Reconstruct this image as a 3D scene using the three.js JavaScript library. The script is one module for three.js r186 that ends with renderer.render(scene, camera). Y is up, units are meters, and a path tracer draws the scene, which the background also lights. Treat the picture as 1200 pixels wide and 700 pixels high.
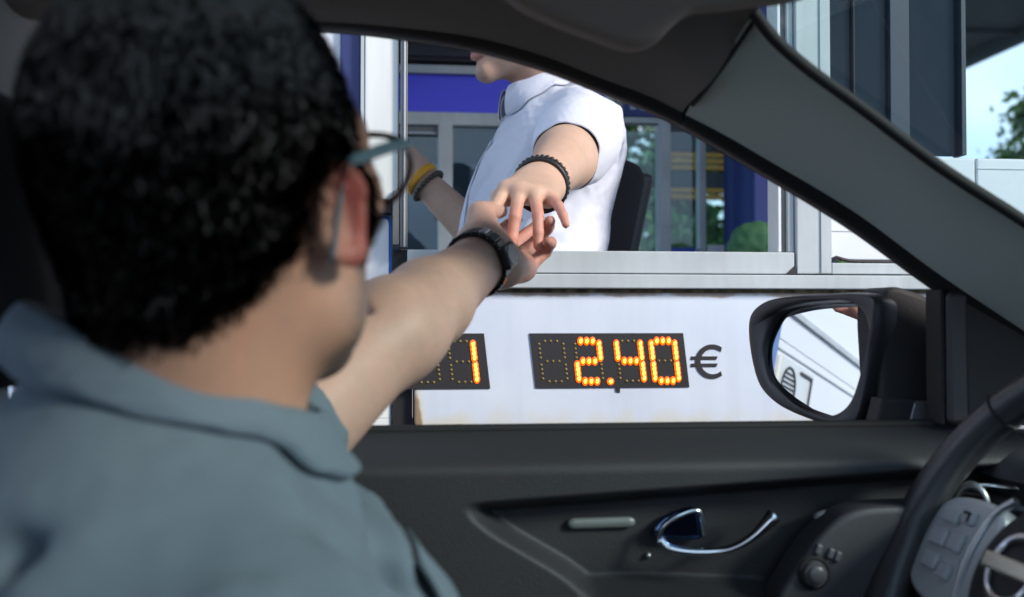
import * as THREE from 'three';
import { mergeGeometries, toCreasedNormals } from 'three/addons/utils/BufferGeometryUtils.js';
import { RoundedBoxGeometry } from 'three/addons/geometries/RoundedBoxGeometry.js';
import { ImprovedNoise } from 'three/addons/math/ImprovedNoise.js';

// ------------------------------------------------------------------ camera, sky, sun, exposure
// x runs along the lane towards the front of the car, y is up, z runs from the toll booth to the car's passenger side
const scene = new THREE.Scene();
const camera = new THREE.PerspectiveCamera(33.32, 1200 / 700, 0.05, 600);
camera.position.set(0, 1.25, 0);
{
  const yaw = THREE.MathUtils.degToRad(6), pitch = THREE.MathUtils.degToRad(1.2);
  camera.lookAt(Math.sin(yaw) * Math.cos(pitch), 1.25 + Math.sin(pitch), -Math.cos(yaw) * Math.cos(pitch));
}
camera.focus = 1.35;
camera.userData.fStop = 4.3;
const renderer = new THREE.WebGLRenderer({ antialias: true });
renderer.toneMapping = THREE.LinearToneMapping;
renderer.toneMappingExposure = 2.2;
renderer.shadowMap.enabled = true;
const perlin = new ImprovedNoise();
const N3 = (x, y, z) => perlin.noise(x + 31.7, y + 17.3, z + 5.1);
const fbm = (x, y, z, o = 4) => { let s = 0, a = 0.5; for (let i = 0; i < o; i++) { s += a * N3(x, y, z); x *= 2.03; y *= 2.03; z *= 2.03; a *= 0.5; } return s; };
const smooth = (a, b, x) => { const t = Math.min(1, Math.max(0, (x - a) / (b - a))); return t * t * (3 - 2 * t); };
const mix = (a, b, t) => a + (b - a) * t;
const SUN = (() => { const l = Math.hypot(1, 0.66, 0.74); return [1 / l, 0.66 / l, 0.74 / l]; })();
{
  const w = 512, h = 256, data = new Float32Array(w * h * 4);
  for (let j = 0; j < h; j++) for (let i = 0; i < w; i++) {
    const el = (j + 0.5) / h * Math.PI - Math.PI / 2, az = (i + 0.5) / w * Math.PI * 2, up = Math.max(0, Math.sin(el));
    const dx = Math.cos(el) * Math.cos(az), dz = Math.cos(el) * Math.sin(az);
    const q = 1 / (up + 0.35);
    const cl = smooth(-0.12, 0.3, fbm(dx * q * 1.6, 0.4, dz * q * 1.6, 5));
    const blue = [0.22 - 0.08 * up, 0.36 - 0.09 * up, 0.62 - 0.08 * up], grey = [0.46, 0.54, 0.64];
    // thin cloud: bright haze round the sun that falls off smoothly, as forward scattering does
    const g = Math.max(-1, Math.min(1, (dx * SUN[0] + Math.sin(el) * SUN[1] + dz * SUN[2])));
    const haze = 0.85 + 2.6 * Math.exp(-(1 - g) * 3.2);
    const k = 0.5 + 0.5 * cl, o = 4 * (j * w + i), gain = (1.18 + 0.28 * up) * haze;
    for (let c = 0; c < 3; c++) data[o + c] = mix(blue[c], grey[c], k) * gain;
    data[o + 3] = 1;
  }
  const sky = new THREE.DataTexture(data, w, h, THREE.RGBAFormat, THREE.FloatType);
  sky.mapping = THREE.EquirectangularReflectionMapping; sky.magFilter = sky.minFilter = THREE.LinearFilter; sky.wrapS = THREE.RepeatWrapping; sky.needsUpdate = true;
  scene.background = sky; scene.environment = sky;
  scene.backgroundIntensity = 1; scene.environmentIntensity = 1;
}
const sun = new THREE.DirectionalLight(0xfff5ea, 2.05);
sun.position.set(SUN[0] * 30, 1 + SUN[1] * 30, -1 + SUN[2] * 30); sun.target.position.set(0, 1, -1);
sun.castShadow = true; sun.shadow.radius = 26; sun.shadow.mapSize.set(2048, 2048);
Object.assign(sun.shadow.camera, { left: -14, right: 14, top: 12, bottom: -12, near: 0.5, far: 90 });
scene.add(sun, sun.target);

// ------------------------------------------------------------------ helpers
const V = (x, y, z) => new THREE.Vector3(x, y, z);
const rng = (s) => () => { s |= 0; s = s + 0x6D2B79F5 | 0; let t = Math.imul(s ^ s >>> 15, 1 | s); t = t + Math.imul(t ^ t >>> 7, 61 | t) ^ t; return ((t ^ t >>> 14) >>> 0) / 4294967296; };
const R0 = rng(7);
const taken = new Map();
function numbered(n) { const k = taken.get(n) || 0; taken.set(n, k + 1); return k ? n + '_' + String(k).padStart(3, '0') : n; }
function mesh(name, geo, mat, parent) {
  const m = new THREE.Mesh(Array.isArray(geo) ? merge(geo) : geo, mat); m.castShadow = m.receiveShadow = true;
  m.name = parent ? name : numbered(name); (parent || scene).add(m); return m;
}
function merge(list) {
  return mergeGeometries(list.map((g) => {
    const q = g.index ? g.toNonIndexed() : g.clone();
    if (!q.attributes.uv) q.setAttribute('uv', new THREE.BufferAttribute(new Float32Array(q.attributes.position.count * 2), 2));
    for (const k of Object.keys(q.attributes)) if (!['position', 'normal', 'uv'].includes(k)) q.deleteAttribute(k);
    q.morphAttributes = {}; return q;
  }));
}
function group(name, parent, pos) { const g = new THREE.Group(); g.name = parent ? name : numbered(name); if (pos) g.position.copy(pos); (parent || scene).add(g); return g; }
function tag(o, label, category, grp, kind) { Object.assign(o.userData, label && { label }, category && { category }, grp && { group: grp }, kind && { kind }); return o; }
function structure(name, geo, mat) { const m = mesh(name, geo, mat); m.userData.kind = 'structure'; return m; }
// box by its limits, with a small chamfer; uv in metres
function box(x0, x1, y0, y1, z0, z1, r = 0.002) {
  const g = new RoundedBoxGeometry(Math.abs(x1 - x0), Math.abs(y1 - y0), Math.abs(z1 - z0), 1, Math.min(r, Math.abs(x1 - x0) / 2.1, Math.abs(y1 - y0) / 2.1, Math.abs(z1 - z0) / 2.1));
  g.translate((x0 + x1) / 2, (y0 + y1) / 2, (z0 + z1) / 2); return boxUV(g);
}
function boxUV(g, s = 1) {
  const q = g.index ? g.toNonIndexed() : g, p = q.attributes.position, uv = new Float32Array(p.count * 2);
  const a = V(), b = V(), c = V(), n = V();
  for (let i = 0; i < p.count; i += 3) {
    a.fromBufferAttribute(p, i); b.fromBufferAttribute(p, i + 1); c.fromBufferAttribute(p, i + 2);
    n.copy(b).sub(a).cross(c.clone().sub(a));
    const ax = Math.abs(n.x), ay = Math.abs(n.y), az = Math.abs(n.z), d = ax > ay && ax > az ? 0 : ay > az ? 1 : 2;
    [a, b, c].forEach((v, k) => { const [u, w] = d === 0 ? [v.z, v.y] : d === 1 ? [v.x, v.z] : [v.x, v.y]; uv[2 * (i + k)] = u * s; uv[2 * (i + k) + 1] = w * s; });
  }
  q.setAttribute('uv', new THREE.BufferAttribute(uv, 2)); return q;
}
const curve = (pts, closed = false) => new THREE.CatmullRomCurve3(pts.map((p) => p.isVector3 ? p : V(...p)), closed, 'centripetal');
const tube = (pts, r, seg = 24, rad = 8, closed = false) => new THREE.TubeGeometry(curve(pts, closed), seg, r, rad, closed);
function bar(a, b, r, r2 = r, seg = 10) {
  const A = a.isVector3 ? a : V(...a), B = b.isVector3 ? b : V(...b), d = B.clone().sub(A), g = new THREE.CylinderGeometry(r2, r, d.length(), seg);
  g.applyQuaternion(new THREE.Quaternion().setFromUnitVectors(V(0, 1, 0), d.normalize())); g.translate((A.x + B.x) / 2, (A.y + B.y) / 2, (A.z + B.z) / 2); return g;
}
// smooth surface through a net of points: lines[i][j]; thick > 0 gives it a back at that distance
function loft(lines, nu = 24, nv = 12, thick = 0, closed = false) {
  const along = lines.map((l) => curve(l, closed).getPoints(nu));
  const cols = []; for (let i = 0; i <= nu; i++) cols.push(curve(along.map((l) => l[i])).getPoints(nv));
  const pos = [], uv = [], idx = [];
  for (let i = 0; i <= nu; i++) for (let j = 0; j <= nv; j++) { const p = cols[i][j]; pos.push(p.x, p.y, p.z); uv.push(i / nu, j / nv); }
  const W = nv + 1;
  for (let i = 0; i < nu; i++) for (let j = 0; j < nv; j++) { const a = i * W + j, b = a + 1, c = a + W, d = c + 1; idx.push(a, c, b, b, c, d); }
  let g = new THREE.BufferGeometry();
  g.setAttribute('position', new THREE.Float32BufferAttribute(pos, 3)); g.setAttribute('uv', new THREE.Float32BufferAttribute(uv, 2)); g.setIndex(idx); g.computeVertexNormals();
  if (!thick) return boxUVk(g);
  const n = g.attributes.normal, cnt = n.count, p2 = pos.slice();
  for (let i = 0; i < cnt; i++) p2.push(pos[3 * i] - n.getX(i) * thick, pos[3 * i + 1] - n.getY(i) * thick, pos[3 * i + 2] - n.getZ(i) * thick);
  const back = []; for (let k = 0; k < idx.length; k += 3) back.push(idx[k] + cnt, idx[k + 2] + cnt, idx[k + 1] + cnt);
  const edge = [], ring = [];
  for (let i = 0; i <= nu; i++) ring.push(i * W); for (let j = 1; j <= nv; j++) ring.push(nu * W + j); for (let i = nu - 1; i >= 0; i--) ring.push(i * W + nv); for (let j = nv - 1; j > 0; j--) ring.push(j);
  for (let k = 0; k < ring.length; k++) { const a = ring[k], b = ring[(k + 1) % ring.length]; edge.push(a, a + cnt, b, b, a + cnt, b + cnt); }
  g = new THREE.BufferGeometry(); g.setAttribute('position', new THREE.Float32BufferAttribute(p2, 3)); g.setIndex(idx.concat(back, edge));
  return boxUV(toCreasedNormals(g, 0.8));
}
function boxUVk(g) { return boxUV(g); }
function extrude(pts, depth, bevel = 0.003, seg = 2) {
  const s = new THREE.Shape(pts.map((p) => new THREE.Vector2(p[0], p[1])));
  return new THREE.ExtrudeGeometry(s, { depth, bevelEnabled: bevel > 0, bevelThickness: bevel, bevelSize: bevel, bevelSegments: seg, curveSegments: 8 });
}
function smoothLoop(pts, n = 60) { return curve(pts.map((p) => V(p[0], p[1], 0)), true).getPoints(n).slice(0, n).map((p) => [p.x, p.y]); }
// ---- signed distances and their mesh
const sd = {
  cap: (p, a, b, r1, r2) => { const dx = b.x - a.x, dy = b.y - a.y, dz = b.z - a.z, l = dx * dx + dy * dy + dz * dz; let t = ((p.x - a.x) * dx + (p.y - a.y) * dy + (p.z - a.z) * dz) / l; t = t < 0 ? 0 : t > 1 ? 1 : t; return Math.hypot(p.x - a.x - t * dx, p.y - a.y - t * dy, p.z - a.z - t * dz) - r1 - (r2 - r1) * t; },
  ell: (p, c, r) => { const x = p.x - c.x, y = p.y - c.y, z = p.z - c.z, k0 = Math.hypot(x / r.x, y / r.y, z / r.z), k1 = Math.hypot(x / (r.x * r.x), y / (r.y * r.y), z / (r.z * r.z)); return k1 < 1e-9 ? -Math.min(r.x, r.y, r.z) : k0 * (k0 - 1) / k1; },
  min: (a, b, k) => { const h = Math.max(k - Math.abs(a - b), 0) / k; return Math.min(a, b) - h * h * k * 0.25; },
  cut: (a, b, k) => -sd.min(-a, b, k),
};
function surfaceNet(f, lo, hi, cell, colour) {
  const nx = Math.ceil((hi[0] - lo[0]) / cell) + 1, ny = Math.ceil((hi[1] - lo[1]) / cell) + 1, nz = Math.ceil((hi[2] - lo[2]) / cell) + 1;
  const F = new Float32Array(nx * ny * nz).fill(1e3), p = { x: 0, y: 0, z: 0 }, at = (i, j, k) => (k * ny + j) * nx + i, B = 6;
  for (let k0 = 0; k0 < nz; k0 += B) for (let j0 = 0; j0 < ny; j0 += B) for (let i0 = 0; i0 < nx; i0 += B) {
    p.x = lo[0] + (i0 + B / 2) * cell; p.y = lo[1] + (j0 + B / 2) * cell; p.z = lo[2] + (k0 + B / 2) * cell;
    const d = f(p), far = Math.abs(d) > B * cell * 1.7;
    for (let k = k0; k < Math.min(k0 + B, nz); k++) for (let j = j0; j < Math.min(j0 + B, ny); j++) for (let i = i0; i < Math.min(i0 + B, nx); i++) {
      if (far) { F[at(i, j, k)] = d; continue; }
      p.x = lo[0] + i * cell; p.y = lo[1] + j * cell; p.z = lo[2] + k * cell; F[at(i, j, k)] = f(p);
    }
  }
  const id = new Int32Array(nx * ny * nz).fill(-1), pos = [], idx = [];
  const E = [[0, 1], [2, 3], [4, 5], [6, 7], [0, 2], [1, 3], [4, 6], [5, 7], [0, 4], [1, 5], [2, 6], [3, 7]], v = new Float32Array(8);
  for (let k = 0; k < nz - 1; k++) for (let j = 0; j < ny - 1; j++) for (let i = 0; i < nx - 1; i++) {
    let m = 0; for (let c = 0; c < 8; c++) { v[c] = F[at(i + (c & 1), j + (c >> 1 & 1), k + (c >> 2))]; if (v[c] < 0) m++; }
    if (m === 0 || m === 8) continue;
    let x = 0, y = 0, z = 0, n = 0;
    for (const [a, b] of E) if ((v[a] < 0) !== (v[b] < 0)) { const t = v[a] / (v[a] - v[b]); x += mix(a & 1, b & 1, t); y += mix(a >> 1 & 1, b >> 1 & 1, t); z += mix(a >> 2, b >> 2, t); n++; }
    id[at(i, j, k)] = pos.length / 3; pos.push(lo[0] + (i + x / n) * cell, lo[1] + (j + y / n) * cell, lo[2] + (k + z / n) * cell);
  }
  for (let k = 1; k < nz - 1; k++) for (let j = 1; j < ny - 1; j++) for (let i = 1; i < nx - 1; i++) {
    const s = F[at(i, j, k)] < 0;
    const quad = (a, b, c, d) => { if (a < 0 || b < 0 || c < 0 || d < 0) return; s ? idx.push(a, b, c, a, c, d) : idx.push(a, c, b, a, d, c); };
    if (s !== (F[at(i + 1, j, k)] < 0)) quad(id[at(i, j - 1, k - 1)], id[at(i, j, k - 1)], id[at(i, j, k)], id[at(i, j - 1, k)]);
    if (s !== (F[at(i, j + 1, k)] < 0)) quad(id[at(i - 1, j, k - 1)], id[at(i - 1, j, k)], id[at(i, j, k)], id[at(i, j, k - 1)]);
    if (s !== (F[at(i, j, k + 1)] < 0)) quad(id[at(i - 1, j - 1, k)], id[at(i, j - 1, k)], id[at(i, j, k)], id[at(i - 1, j, k)]);
  }
  const nrm = new Float32Array(pos.length), col = colour && new Float32Array(pos.length), e = cell * 0.4;
  for (let i = 0; i < pos.length; i += 3) {
    const x = pos[i], y = pos[i + 1], z = pos[i + 2];
    let a = f({ x: x + e, y, z }) - f({ x: x - e, y, z }), b = f({ x, y: y + e, z }) - f({ x, y: y - e, z }), c = f({ x, y, z: z + e }) - f({ x, y, z: z - e });
    const l = Math.hypot(a, b, c) || 1; nrm[i] = a / l; nrm[i + 1] = b / l; nrm[i + 2] = c / l;
    if (col) col.set(colour(x, y, z), i);
  }
  const g = new THREE.BufferGeometry(); g.setAttribute('position', new THREE.Float32BufferAttribute(pos, 3)); g.setAttribute('normal', new THREE.BufferAttribute(nrm, 3));
  if (col) g.setAttribute('color', new THREE.BufferAttribute(col, 3)); g.setIndex(idx); return g;
}
function ontoSurface(f, p, off = 0) {
  const q = { x: p.x, y: p.y, z: p.z }, e = 0.002;
  for (let k = 0; k < 12; k++) {
    const d = f(q) - off, a = f({ ...q, x: q.x + e }) - f({ ...q, x: q.x - e }), b = f({ ...q, y: q.y + e }) - f({ ...q, y: q.y - e }), c = f({ ...q, z: q.z + e }) - f({ ...q, z: q.z - e }), l = Math.hypot(a, b, c) || 1;
    q.x -= d * a / l; q.y -= d * b / l; q.z -= d * c / l;
  }
  return V(q.x, q.y, q.z);
}
// ---- textures
function tex(w, h, fn, srgb = true, repeat = 1) {
  const d = new Uint8Array(w * h * 4);
  for (let j = 0; j < h; j++) for (let i = 0; i < w; i++) { const c = fn(i / w, j / h, i, j), o = 4 * (j * w + i); for (let k = 0; k < 3; k++) d[o + k] = Math.max(0, Math.min(255, 255 * (Array.isArray(c) ? c[k] : c))); d[o + 3] = 255; }
  const t = new THREE.DataTexture(d, w, h); t.wrapS = t.wrapT = THREE.RepeatWrapping; t.magFilter = THREE.LinearFilter; t.minFilter = THREE.LinearMipmapLinearFilter; t.generateMipmaps = true;
  if (srgb) t.colorSpace = THREE.SRGBColorSpace; t.repeat.set(repeat, repeat); t.needsUpdate = true; return t;
}
const rt = rng(99), speck = new Float32Array(256 * 256).map(() => rt());
const grainT = (rep) => tex(256, 256, (u, v, i, j) => { let s = 0; for (const [a, b] of [[0, 0], [1, 0], [0, 1], [1, 1]]) s += speck[((j + b) & 255) * 256 + ((i + a) & 255)]; return s / 4; }, false, rep);
const grain = grainT(12), grainFine = grainT(30);
const weave = tex(128, 128, (u, v, i, j) => 0.5 + 0.22 * Math.sin(i * Math.PI / 2) * (j % 8 < 4 ? 1 : -1) + 0.2 * (speck[j * 256 + i] - 0.5) + 0.1 * ((i + j) % 4 < 2 ? 1 : -1), false, 24);
// smudges and dust that lie on painted and plastic surfaces
const smudge = tex(512, 512, (u, v) => { const a = u * 6.2832, b = v * 6.2832, n = fbm(Math.cos(a) * 1.3 + Math.cos(b) * 0.7, Math.sin(a) * 1.3, Math.sin(b) * 1.3, 5); return 0.5 + n * 0.7; }, false, 1.7);
const lin = (r, g, b) => new THREE.Color().setRGB(r, g, b);
const M = (o) => new THREE.MeshPhysicalMaterial({ roughness: 0.6, ...o });
const mat = {
  trimDark: M({ color: lin(0.021, 0.022, 0.026), roughness: 0.62, bumpMap: grain, bumpScale: 0.0004 }),
  trimBlack: M({ color: lin(0.03, 0.029, 0.031), roughness: 0.7, bumpMap: grain, bumpScale: 0.0005 }),
  rubber: M({ color: lin(0.008, 0.008, 0.009), roughness: 0.75 }),
  pillar: M({ color: lin(0.47, 0.54, 0.505), roughness: 0.8, bumpMap: grainFine, bumpScale: 0.0002 }),
  roofTrim: M({ color: lin(0.165, 0.152, 0.14), roughness: 0.9, bumpMap: grainFine, bumpScale: 0.0003 }),
  visor: M({ color: lin(0.24, 0.205, 0.185), roughness: 0.85, bumpMap: grainFine, bumpScale: 0.0003 }),
  gloss: M({ color: lin(0.02, 0.02, 0.022), roughness: 0.22 }),
  leather: M({ color: lin(0.045, 0.046, 0.052), roughness: 0.33, bumpMap: grain, bumpScale: 0.0003 }),
  chrome: M({ color: lin(0.75, 0.77, 0.8), roughness: 0.12, metalness: 1 }),
  satin: M({ color: lin(0.5, 0.52, 0.54), roughness: 0.35, metalness: 0.9 }),
  greyPlastic: M({ color: lin(0.22, 0.23, 0.25), roughness: 0.5 }),
  mirror: M({ color: lin(0.86, 0.88, 0.9), roughness: 0.0, metalness: 1 }),
  glass: M({ color: lin(0.93, 0.96, 0.95), roughness: 0, transmission: 1, thickness: 0, ior: 1.5 }),
  tint: M({ color: lin(0.72, 0.86, 0.86), roughness: 0, transmission: 1, thickness: 0, ior: 1.5 }),
  carPaint: M({ color: lin(0.10, 0.11, 0.12), roughness: 0.35, metalness: 0.4, clearcoat: 1, clearcoatRoughness: 0.05 }),
  seat: M({ color: lin(0.02, 0.02, 0.021), roughness: 0.9, bumpMap: weave, bumpScale: 0.0006 }),
  belt: M({ color: lin(0.07, 0.07, 0.07), roughness: 0.8 }),
};

// ------------------------------------------------------------------ ground, island, canopy
{
  const asphalt = M({ color: lin(1, 1, 1), roughness: 0.9, map: tex(512, 512, (u, v, i, j) => { const n = 0.30 + 0.10 * (speck[(j & 255) * 256 + (i & 255)] - 0.5) + 0.06 * fbm(u * 9, v * 9, 2); return [n, n, n * 1.02]; }, true, 0.4) });
  const g = new THREE.PlaneGeometry(400, 400); g.rotateX(-Math.PI / 2); g.attributes.uv.array.forEach((v, i, a) => { a[i] = v * 400; });
  structure('ground', g, asphalt);
  const concrete = M({ color: lin(1, 1, 1), roughness: 0.9, map: tex(512, 512, (u, v, i, j) => { const n = 0.62 + 0.05 * (speck[(j & 255) * 256 + (i & 255)] - 0.5) + 0.10 * fbm(u * 6, v * 6, 7); return [n, n * 0.99, n * 0.96]; }, true, 0.5) });
  mat.concrete = concrete;
  structure('traffic_island', [box(-7, 7, 0, 0.15, -3.5, -1.36, 0.02)], concrete);
  structure('lane_pavement', [box(-30, 30, 0.001, 0.006, -1.35, 2.2, 0.001)], M({ color: lin(0.24, 0.235, 0.225), roughness: 0.9, bumpMap: grain, bumpScale: 0.001 }));
  structure('neighbour_island', [box(-7, 7, 0, 0.15, 2.4, 4.4, 0.02)], concrete);
}
{ // the toll plaza's roof over the lanes
  const c = tag(group('toll_canopy', null, V(0, 0, 0)), 'dark canopy roof over the toll lanes, seen through the windscreen', 'canopy');
  const deck = M({ color: lin(0.10, 0.115, 0.13), roughness: 0.7 }), steel = M({ color: lin(0.16, 0.19, 0.22), roughness: 0.6 });
  mesh('deck', [box(-6, 7.75, 4.95, 5.2, -14.5, 1.2, 0.02)], deck, c);
  mesh('fascia', [box(7.75, 7.85, 4.78, 5.5, -14.5, 1.2, 0.02)], steel, c);
  for (let k = 0; k < 7; k++) mesh('rib', [box(-5.9, 7.74, 4.88, 4.948, -14.2 + k * 2.2, -14.12 + k * 2.2, 0.004)], deck, c);
  for (const x of [-3, 1.2, 5.4]) mesh('beam', [box(x, x + 0.22, 4.6, 4.94, -14.5, 1.2, 0.01)], steel, c);
  for (const [x, z] of [[-3.0, -2.6], [5.4, -2.6], [5.4, -13]]) mesh('column', [new THREE.CylinderGeometry(0.14, 0.14, 4.6, 20).translate(x + 0.11, 2.3, z)], steel, c);
}

// ------------------------------------------------------------------ toll booth
const booth = tag(group('toll_booth', null, V(0, 0, 0)), 'white and aluminium toll booth with orange price display under its open window', 'toll booth');
{
  const alu = M({ color: lin(0.54, 0.59, 0.605), roughness: 0.55, bumpMap: smudge, bumpScale: 0.0004, map: tex(512, 512, (u, v) => { const n = 0.92 + 0.12 * fbm(u * 5, v * 5, 3, 5) + 0.05 * fbm(u * 60, v * 8, 9, 2); return [n, n, n]; }, true, 1.3) });
  const aluDark = M({ color: lin(0.16, 0.165, 0.165), roughness: 0.5, metalness: 0.4 });
  const white = M({ color: lin(0.72, 0.75, 0.78), roughness: 0.45, bumpMap: smudge, bumpScale: 0.0003 });
  const whiteCol = M({ color: lin(0.78, 0.80, 0.79), roughness: 0.5, map: tex(256, 256, (u, v) => { const n = 0.96 + 0.08 * fbm(u * 40, v * 3, 3, 3); return [n, n, n * 0.99]; }, true, 2) });
  const black = M({ color: lin(0.015, 0.015, 0.017), roughness: 0.6 });
  const blue = M({ color: lin(0.085, 0.085, 0.80), roughness: 0.5 });
  const blueDeep = M({ color: lin(0.012, 0.030, 0.19), roughness: 0.5 });
  const inDark = M({ color: lin(0.035, 0.036, 0.045), roughness: 0.8 });
  const Z = -1.5;
  // lower painted panel: white enamel, grime, rust eating in from its edges
  const x0 = 0.014, x1 = 1.30, y0 = 1.082, y1 = 1.288;
  const rust = tex(2048, 340, (u, v) => {
    const X = u * (x1 - x0), Y = v * (y1 - y0);
    let c = [0.83, 0.865, 0.915];
    const g = fbm(X * 9, Y * 9, 1, 5); c = c.map((q, k) => q + g * [0.05, 0.045, 0.03][k]);
    const st = fbm(X * 30, Y * 2.2, 4, 4); c = c.map((q) => q + Math.min(0, st) * 0.05);
    const e = fbm(X * 22, Y * 22, 8, 5);
    const eat = (d, w, n0) => smooth(w, w * 0.25, d + e * w * 1.5 + n0);
    const low = eat(Y, 0.010 + 0.020 * smooth(0.0, 0.3, fbm(X * 5, 1, 3)), 0.002), left = eat(X, 0.010, 0.002), high = eat(y1 - y0 - Y, 0.006, 0.001);
    const halo = Math.max(smooth(0.034, 0.0, Y + e * 0.03) * 0.45, smooth(0.02, 0.0, X + e * 0.02) * 0.5);
    const brown = [0.46 + 0.12 * e, 0.30 + 0.1 * e, 0.16], tan = [0.83, 0.78, 0.62];
    c = c.map((q, k) => mix(q, tan[k], halo));
    const r = Math.max(low, left * 0.7, high * 0.6);
    return c.map((q, k) => mix(q, brown[k], r * 0.85));
  });
  rust.wrapS = rust.wrapT = THREE.ClampToEdgeWrapping;
  const shape = new THREE.Shape(); const rr = 0.018;
  shape.moveTo(x0 + rr, y0); shape.lineTo(x1, y0); shape.lineTo(x1, y1); shape.lineTo(x0 + 0.004, y1); shape.lineTo(x0, y1 - 0.004); shape.lineTo(x0, y0 + rr); shape.quadraticCurveTo(x0, y0, x0 + rr, y0);
  const pg = new THREE.ExtrudeGeometry(shape, { depth: 0.012, bevelEnabled: true, bevelThickness: 0.003, bevelSize: 0.003, bevelSegments: 3, curveSegments: 10 });
  pg.translate(0, 0, Z - 0.015);
  { const p = pg.attributes.position, uv = pg.attributes.uv; for (let i = 0; i < p.count; i++) uv.setXY(i, (p.getX(i) - x0) / (x1 - x0), (p.getY(i) - y0) / (y1 - y0)); }
  tag(mesh('lower_panel', pg, M({ color: 0xffffff, map: rust, roughness: 0.35 }), booth), 'white enamel panel with rusty lower edge');
  // price displays: dark windows with rows of light-emitting dots
  const back = M({ color: lin(0.035, 0.033, 0.034), roughness: 0.35 }), frameM = M({ color: lin(0.03, 0.03, 0.032), roughness: 0.5 });
  const dotOff = M({ color: lin(0.20, 0.14, 0.03), roughness: 0.3 });
  const dotGlow = M({ color: lin(0.25, 0.05, 0.0), emissive: lin(1, 0.12, 0.002), emissiveIntensity: 0.85, roughness: 0.4 });
  const dotCore = M({ color: lin(0.3, 0.2, 0.05), emissive: lin(1, 0.42, 0.04), emissiveIntensity: 2.3, roughness: 0.4 });
  const sk = (x, y) => x + (1.229 - y) * 0.115;                       // the display leans
  const dome = (r, h, from, to) => { const pts = []; for (let k = 0; k <= 3; k++) { const t = mix(from, to, k / 3); pts.push(new THREE.Vector2(Math.max(1e-5, r * Math.cos(t)), h * Math.sin(t))); } return new THREE.LatheGeometry(pts, 10).rotateX(Math.PI / 2); };
  const onG = mergeGeometries([dome(0.0058, 0.003, 0, 1.05), dome(0.0058, 0.003, 1.05, Math.PI / 2)].map((g) => g.toNonIndexed()), true), offG = dome(0.0022, 0.0016, 0, Math.PI / 2);
  const SEG = { a: [[-1, 1], [0, 1], [1, 1]].map(([x]) => [x * 0.5, 1]), g: [[-0.5, 0], [0, 0], [0.5, 0]], d: [[-0.5, -1], [0, -1], [0.5, -1]],
    f: [0.86, 0.62, 0.40, 0.18].map((y) => [-1, y]), b: [0.86, 0.62, 0.40, 0.18].map((y) => [1, y]), e: [-0.18, -0.40, -0.62, -0.86].map((y) => [-1, y]), c: [-0.18, -0.40, -0.62, -0.86].map((y) => [1, y]) };
  const LIT = { 0: 'abcdef', 1: 'bc', 2: 'abged', 4: 'fgbc', ' ': '' };
  function display(name, xl, xr, digits, label) {
    const d = group(name, booth); if (label) d.userData.label = label;
    const q = (x, y) => [sk(x, y), y], s = [q(xl, 1.229), q(xl, 1.146), q(xr, 1.146), q(xr, 1.229)];
    mesh('screen', extrude(s, 0.0015, 0, 1).translate(0, 0, Z + 0.0005), back, d);
    for (const [cx, ch] of digits) for (const [k, dots] of Object.entries(SEG)) for (const [dx, dy] of dots) {
      const lit = LIT[ch].includes(k), y = 1.1865 + dy * 0.0305, x = sk(cx + dx * 0.0185, y);
      const m = mesh('light_dot', lit ? onG : offG, lit ? [dotGlow, dotCore] : dotOff, d); m.position.set(x, y, Z + 0.0021);
      if (lit) m.scale.set(0.85, 1.2, 1);
    }
    return d;
  }
  const dp = display('price_display', 0.184, 0.422, [[0.215, ' '], [0.270, 2], [0.334, 4], [0.388, 0]], 'orange dot display reading 2.40');
  const pt = mesh('light_dot', onG, [dotGlow, dotCore], dp); pt.position.set(sk(0.300, 1.156), 1.1555, Z + 0.0021);
  display('lane_display', -0.02, 0.115, [[0.022, ' '], [0.078, 1]], 'orange dot display reading 1');
  mesh('comma_mark', extrude([[0.316, 1.1455], [0.317, 1.1395], [0.323, 1.138], [0.3235, 1.1455]], 0.001, 0, 1).translate(0, 0, Z + 0.0006), black, booth);
  { // euro sign: an open ring with two bars
    const s = new THREE.Shape(), R = 0.0265, r = 0.0195, ex = 0.468, ey = 1.185, a0 = 0.95, a1 = Math.PI * 2 - 0.95;
    s.absellipse(ex, ey, R, R, a0, a1, false); s.absellipse(ex + 0.001, ey, r, r, a1 + 0.08, a0 - 0.08, true);
    const bars = [0.0055, -0.0055].map((o) => extrude([[ex - 0.034, ey + o - 0.0026], [ex + 0.0065, ey + o - 0.0026], [ex + 0.0085, ey + o + 0.0026], [ex - 0.033, ey + o + 0.0026]], 0.0010, 0, 1));
    mesh('euro_sign', [new THREE.ExtrudeGeometry(s, { depth: 0.0012, bevelEnabled: false, curveSegments: 24 }), ...bars].map((g) => g.translate(0, 0, Z + 0.0004)), black, booth);
  }
  // ledges and frames round the window
  const sillStain = M({ color: lin(0.30, 0.27, 0.21), roughness: 0.9, map: tex(512, 64, (u, v) => { const n = 0.75 + 0.7 * fbm(u * 40, v * 4, 3, 4); return [n, n * 0.95, n * 0.85]; }, true, 1.5) });
  mesh('drip_rail', [box(-0.01, 1.30, 1.290, 1.297, Z - 0.02, Z - 0.004, 0.001)], sillStain, booth);
  mesh('lower_ledge', [box(-0.004, 1.30, 1.297, 1.3185, Z - 0.03, Z + 0.016, 0.002)], alu, booth);
  mesh('window_sill', [box(0.0, 0.597, 1.320, 1.354, Z - 0.12, Z + 0.010, 0.002)], alu, booth);
  mesh('corner_block', [extrude([[0.583, 1.3201], [0.598, 1.3201], [0.598, 1.334]], 0.002, 0, 1).translate(0, 0, Z + 0.0102)], black, booth);
  mesh('post', [box(0.600, 0.656, 1.3205, 2.5, Z - 0.06, Z + 0.012, 0.002)], alu, booth);
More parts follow.
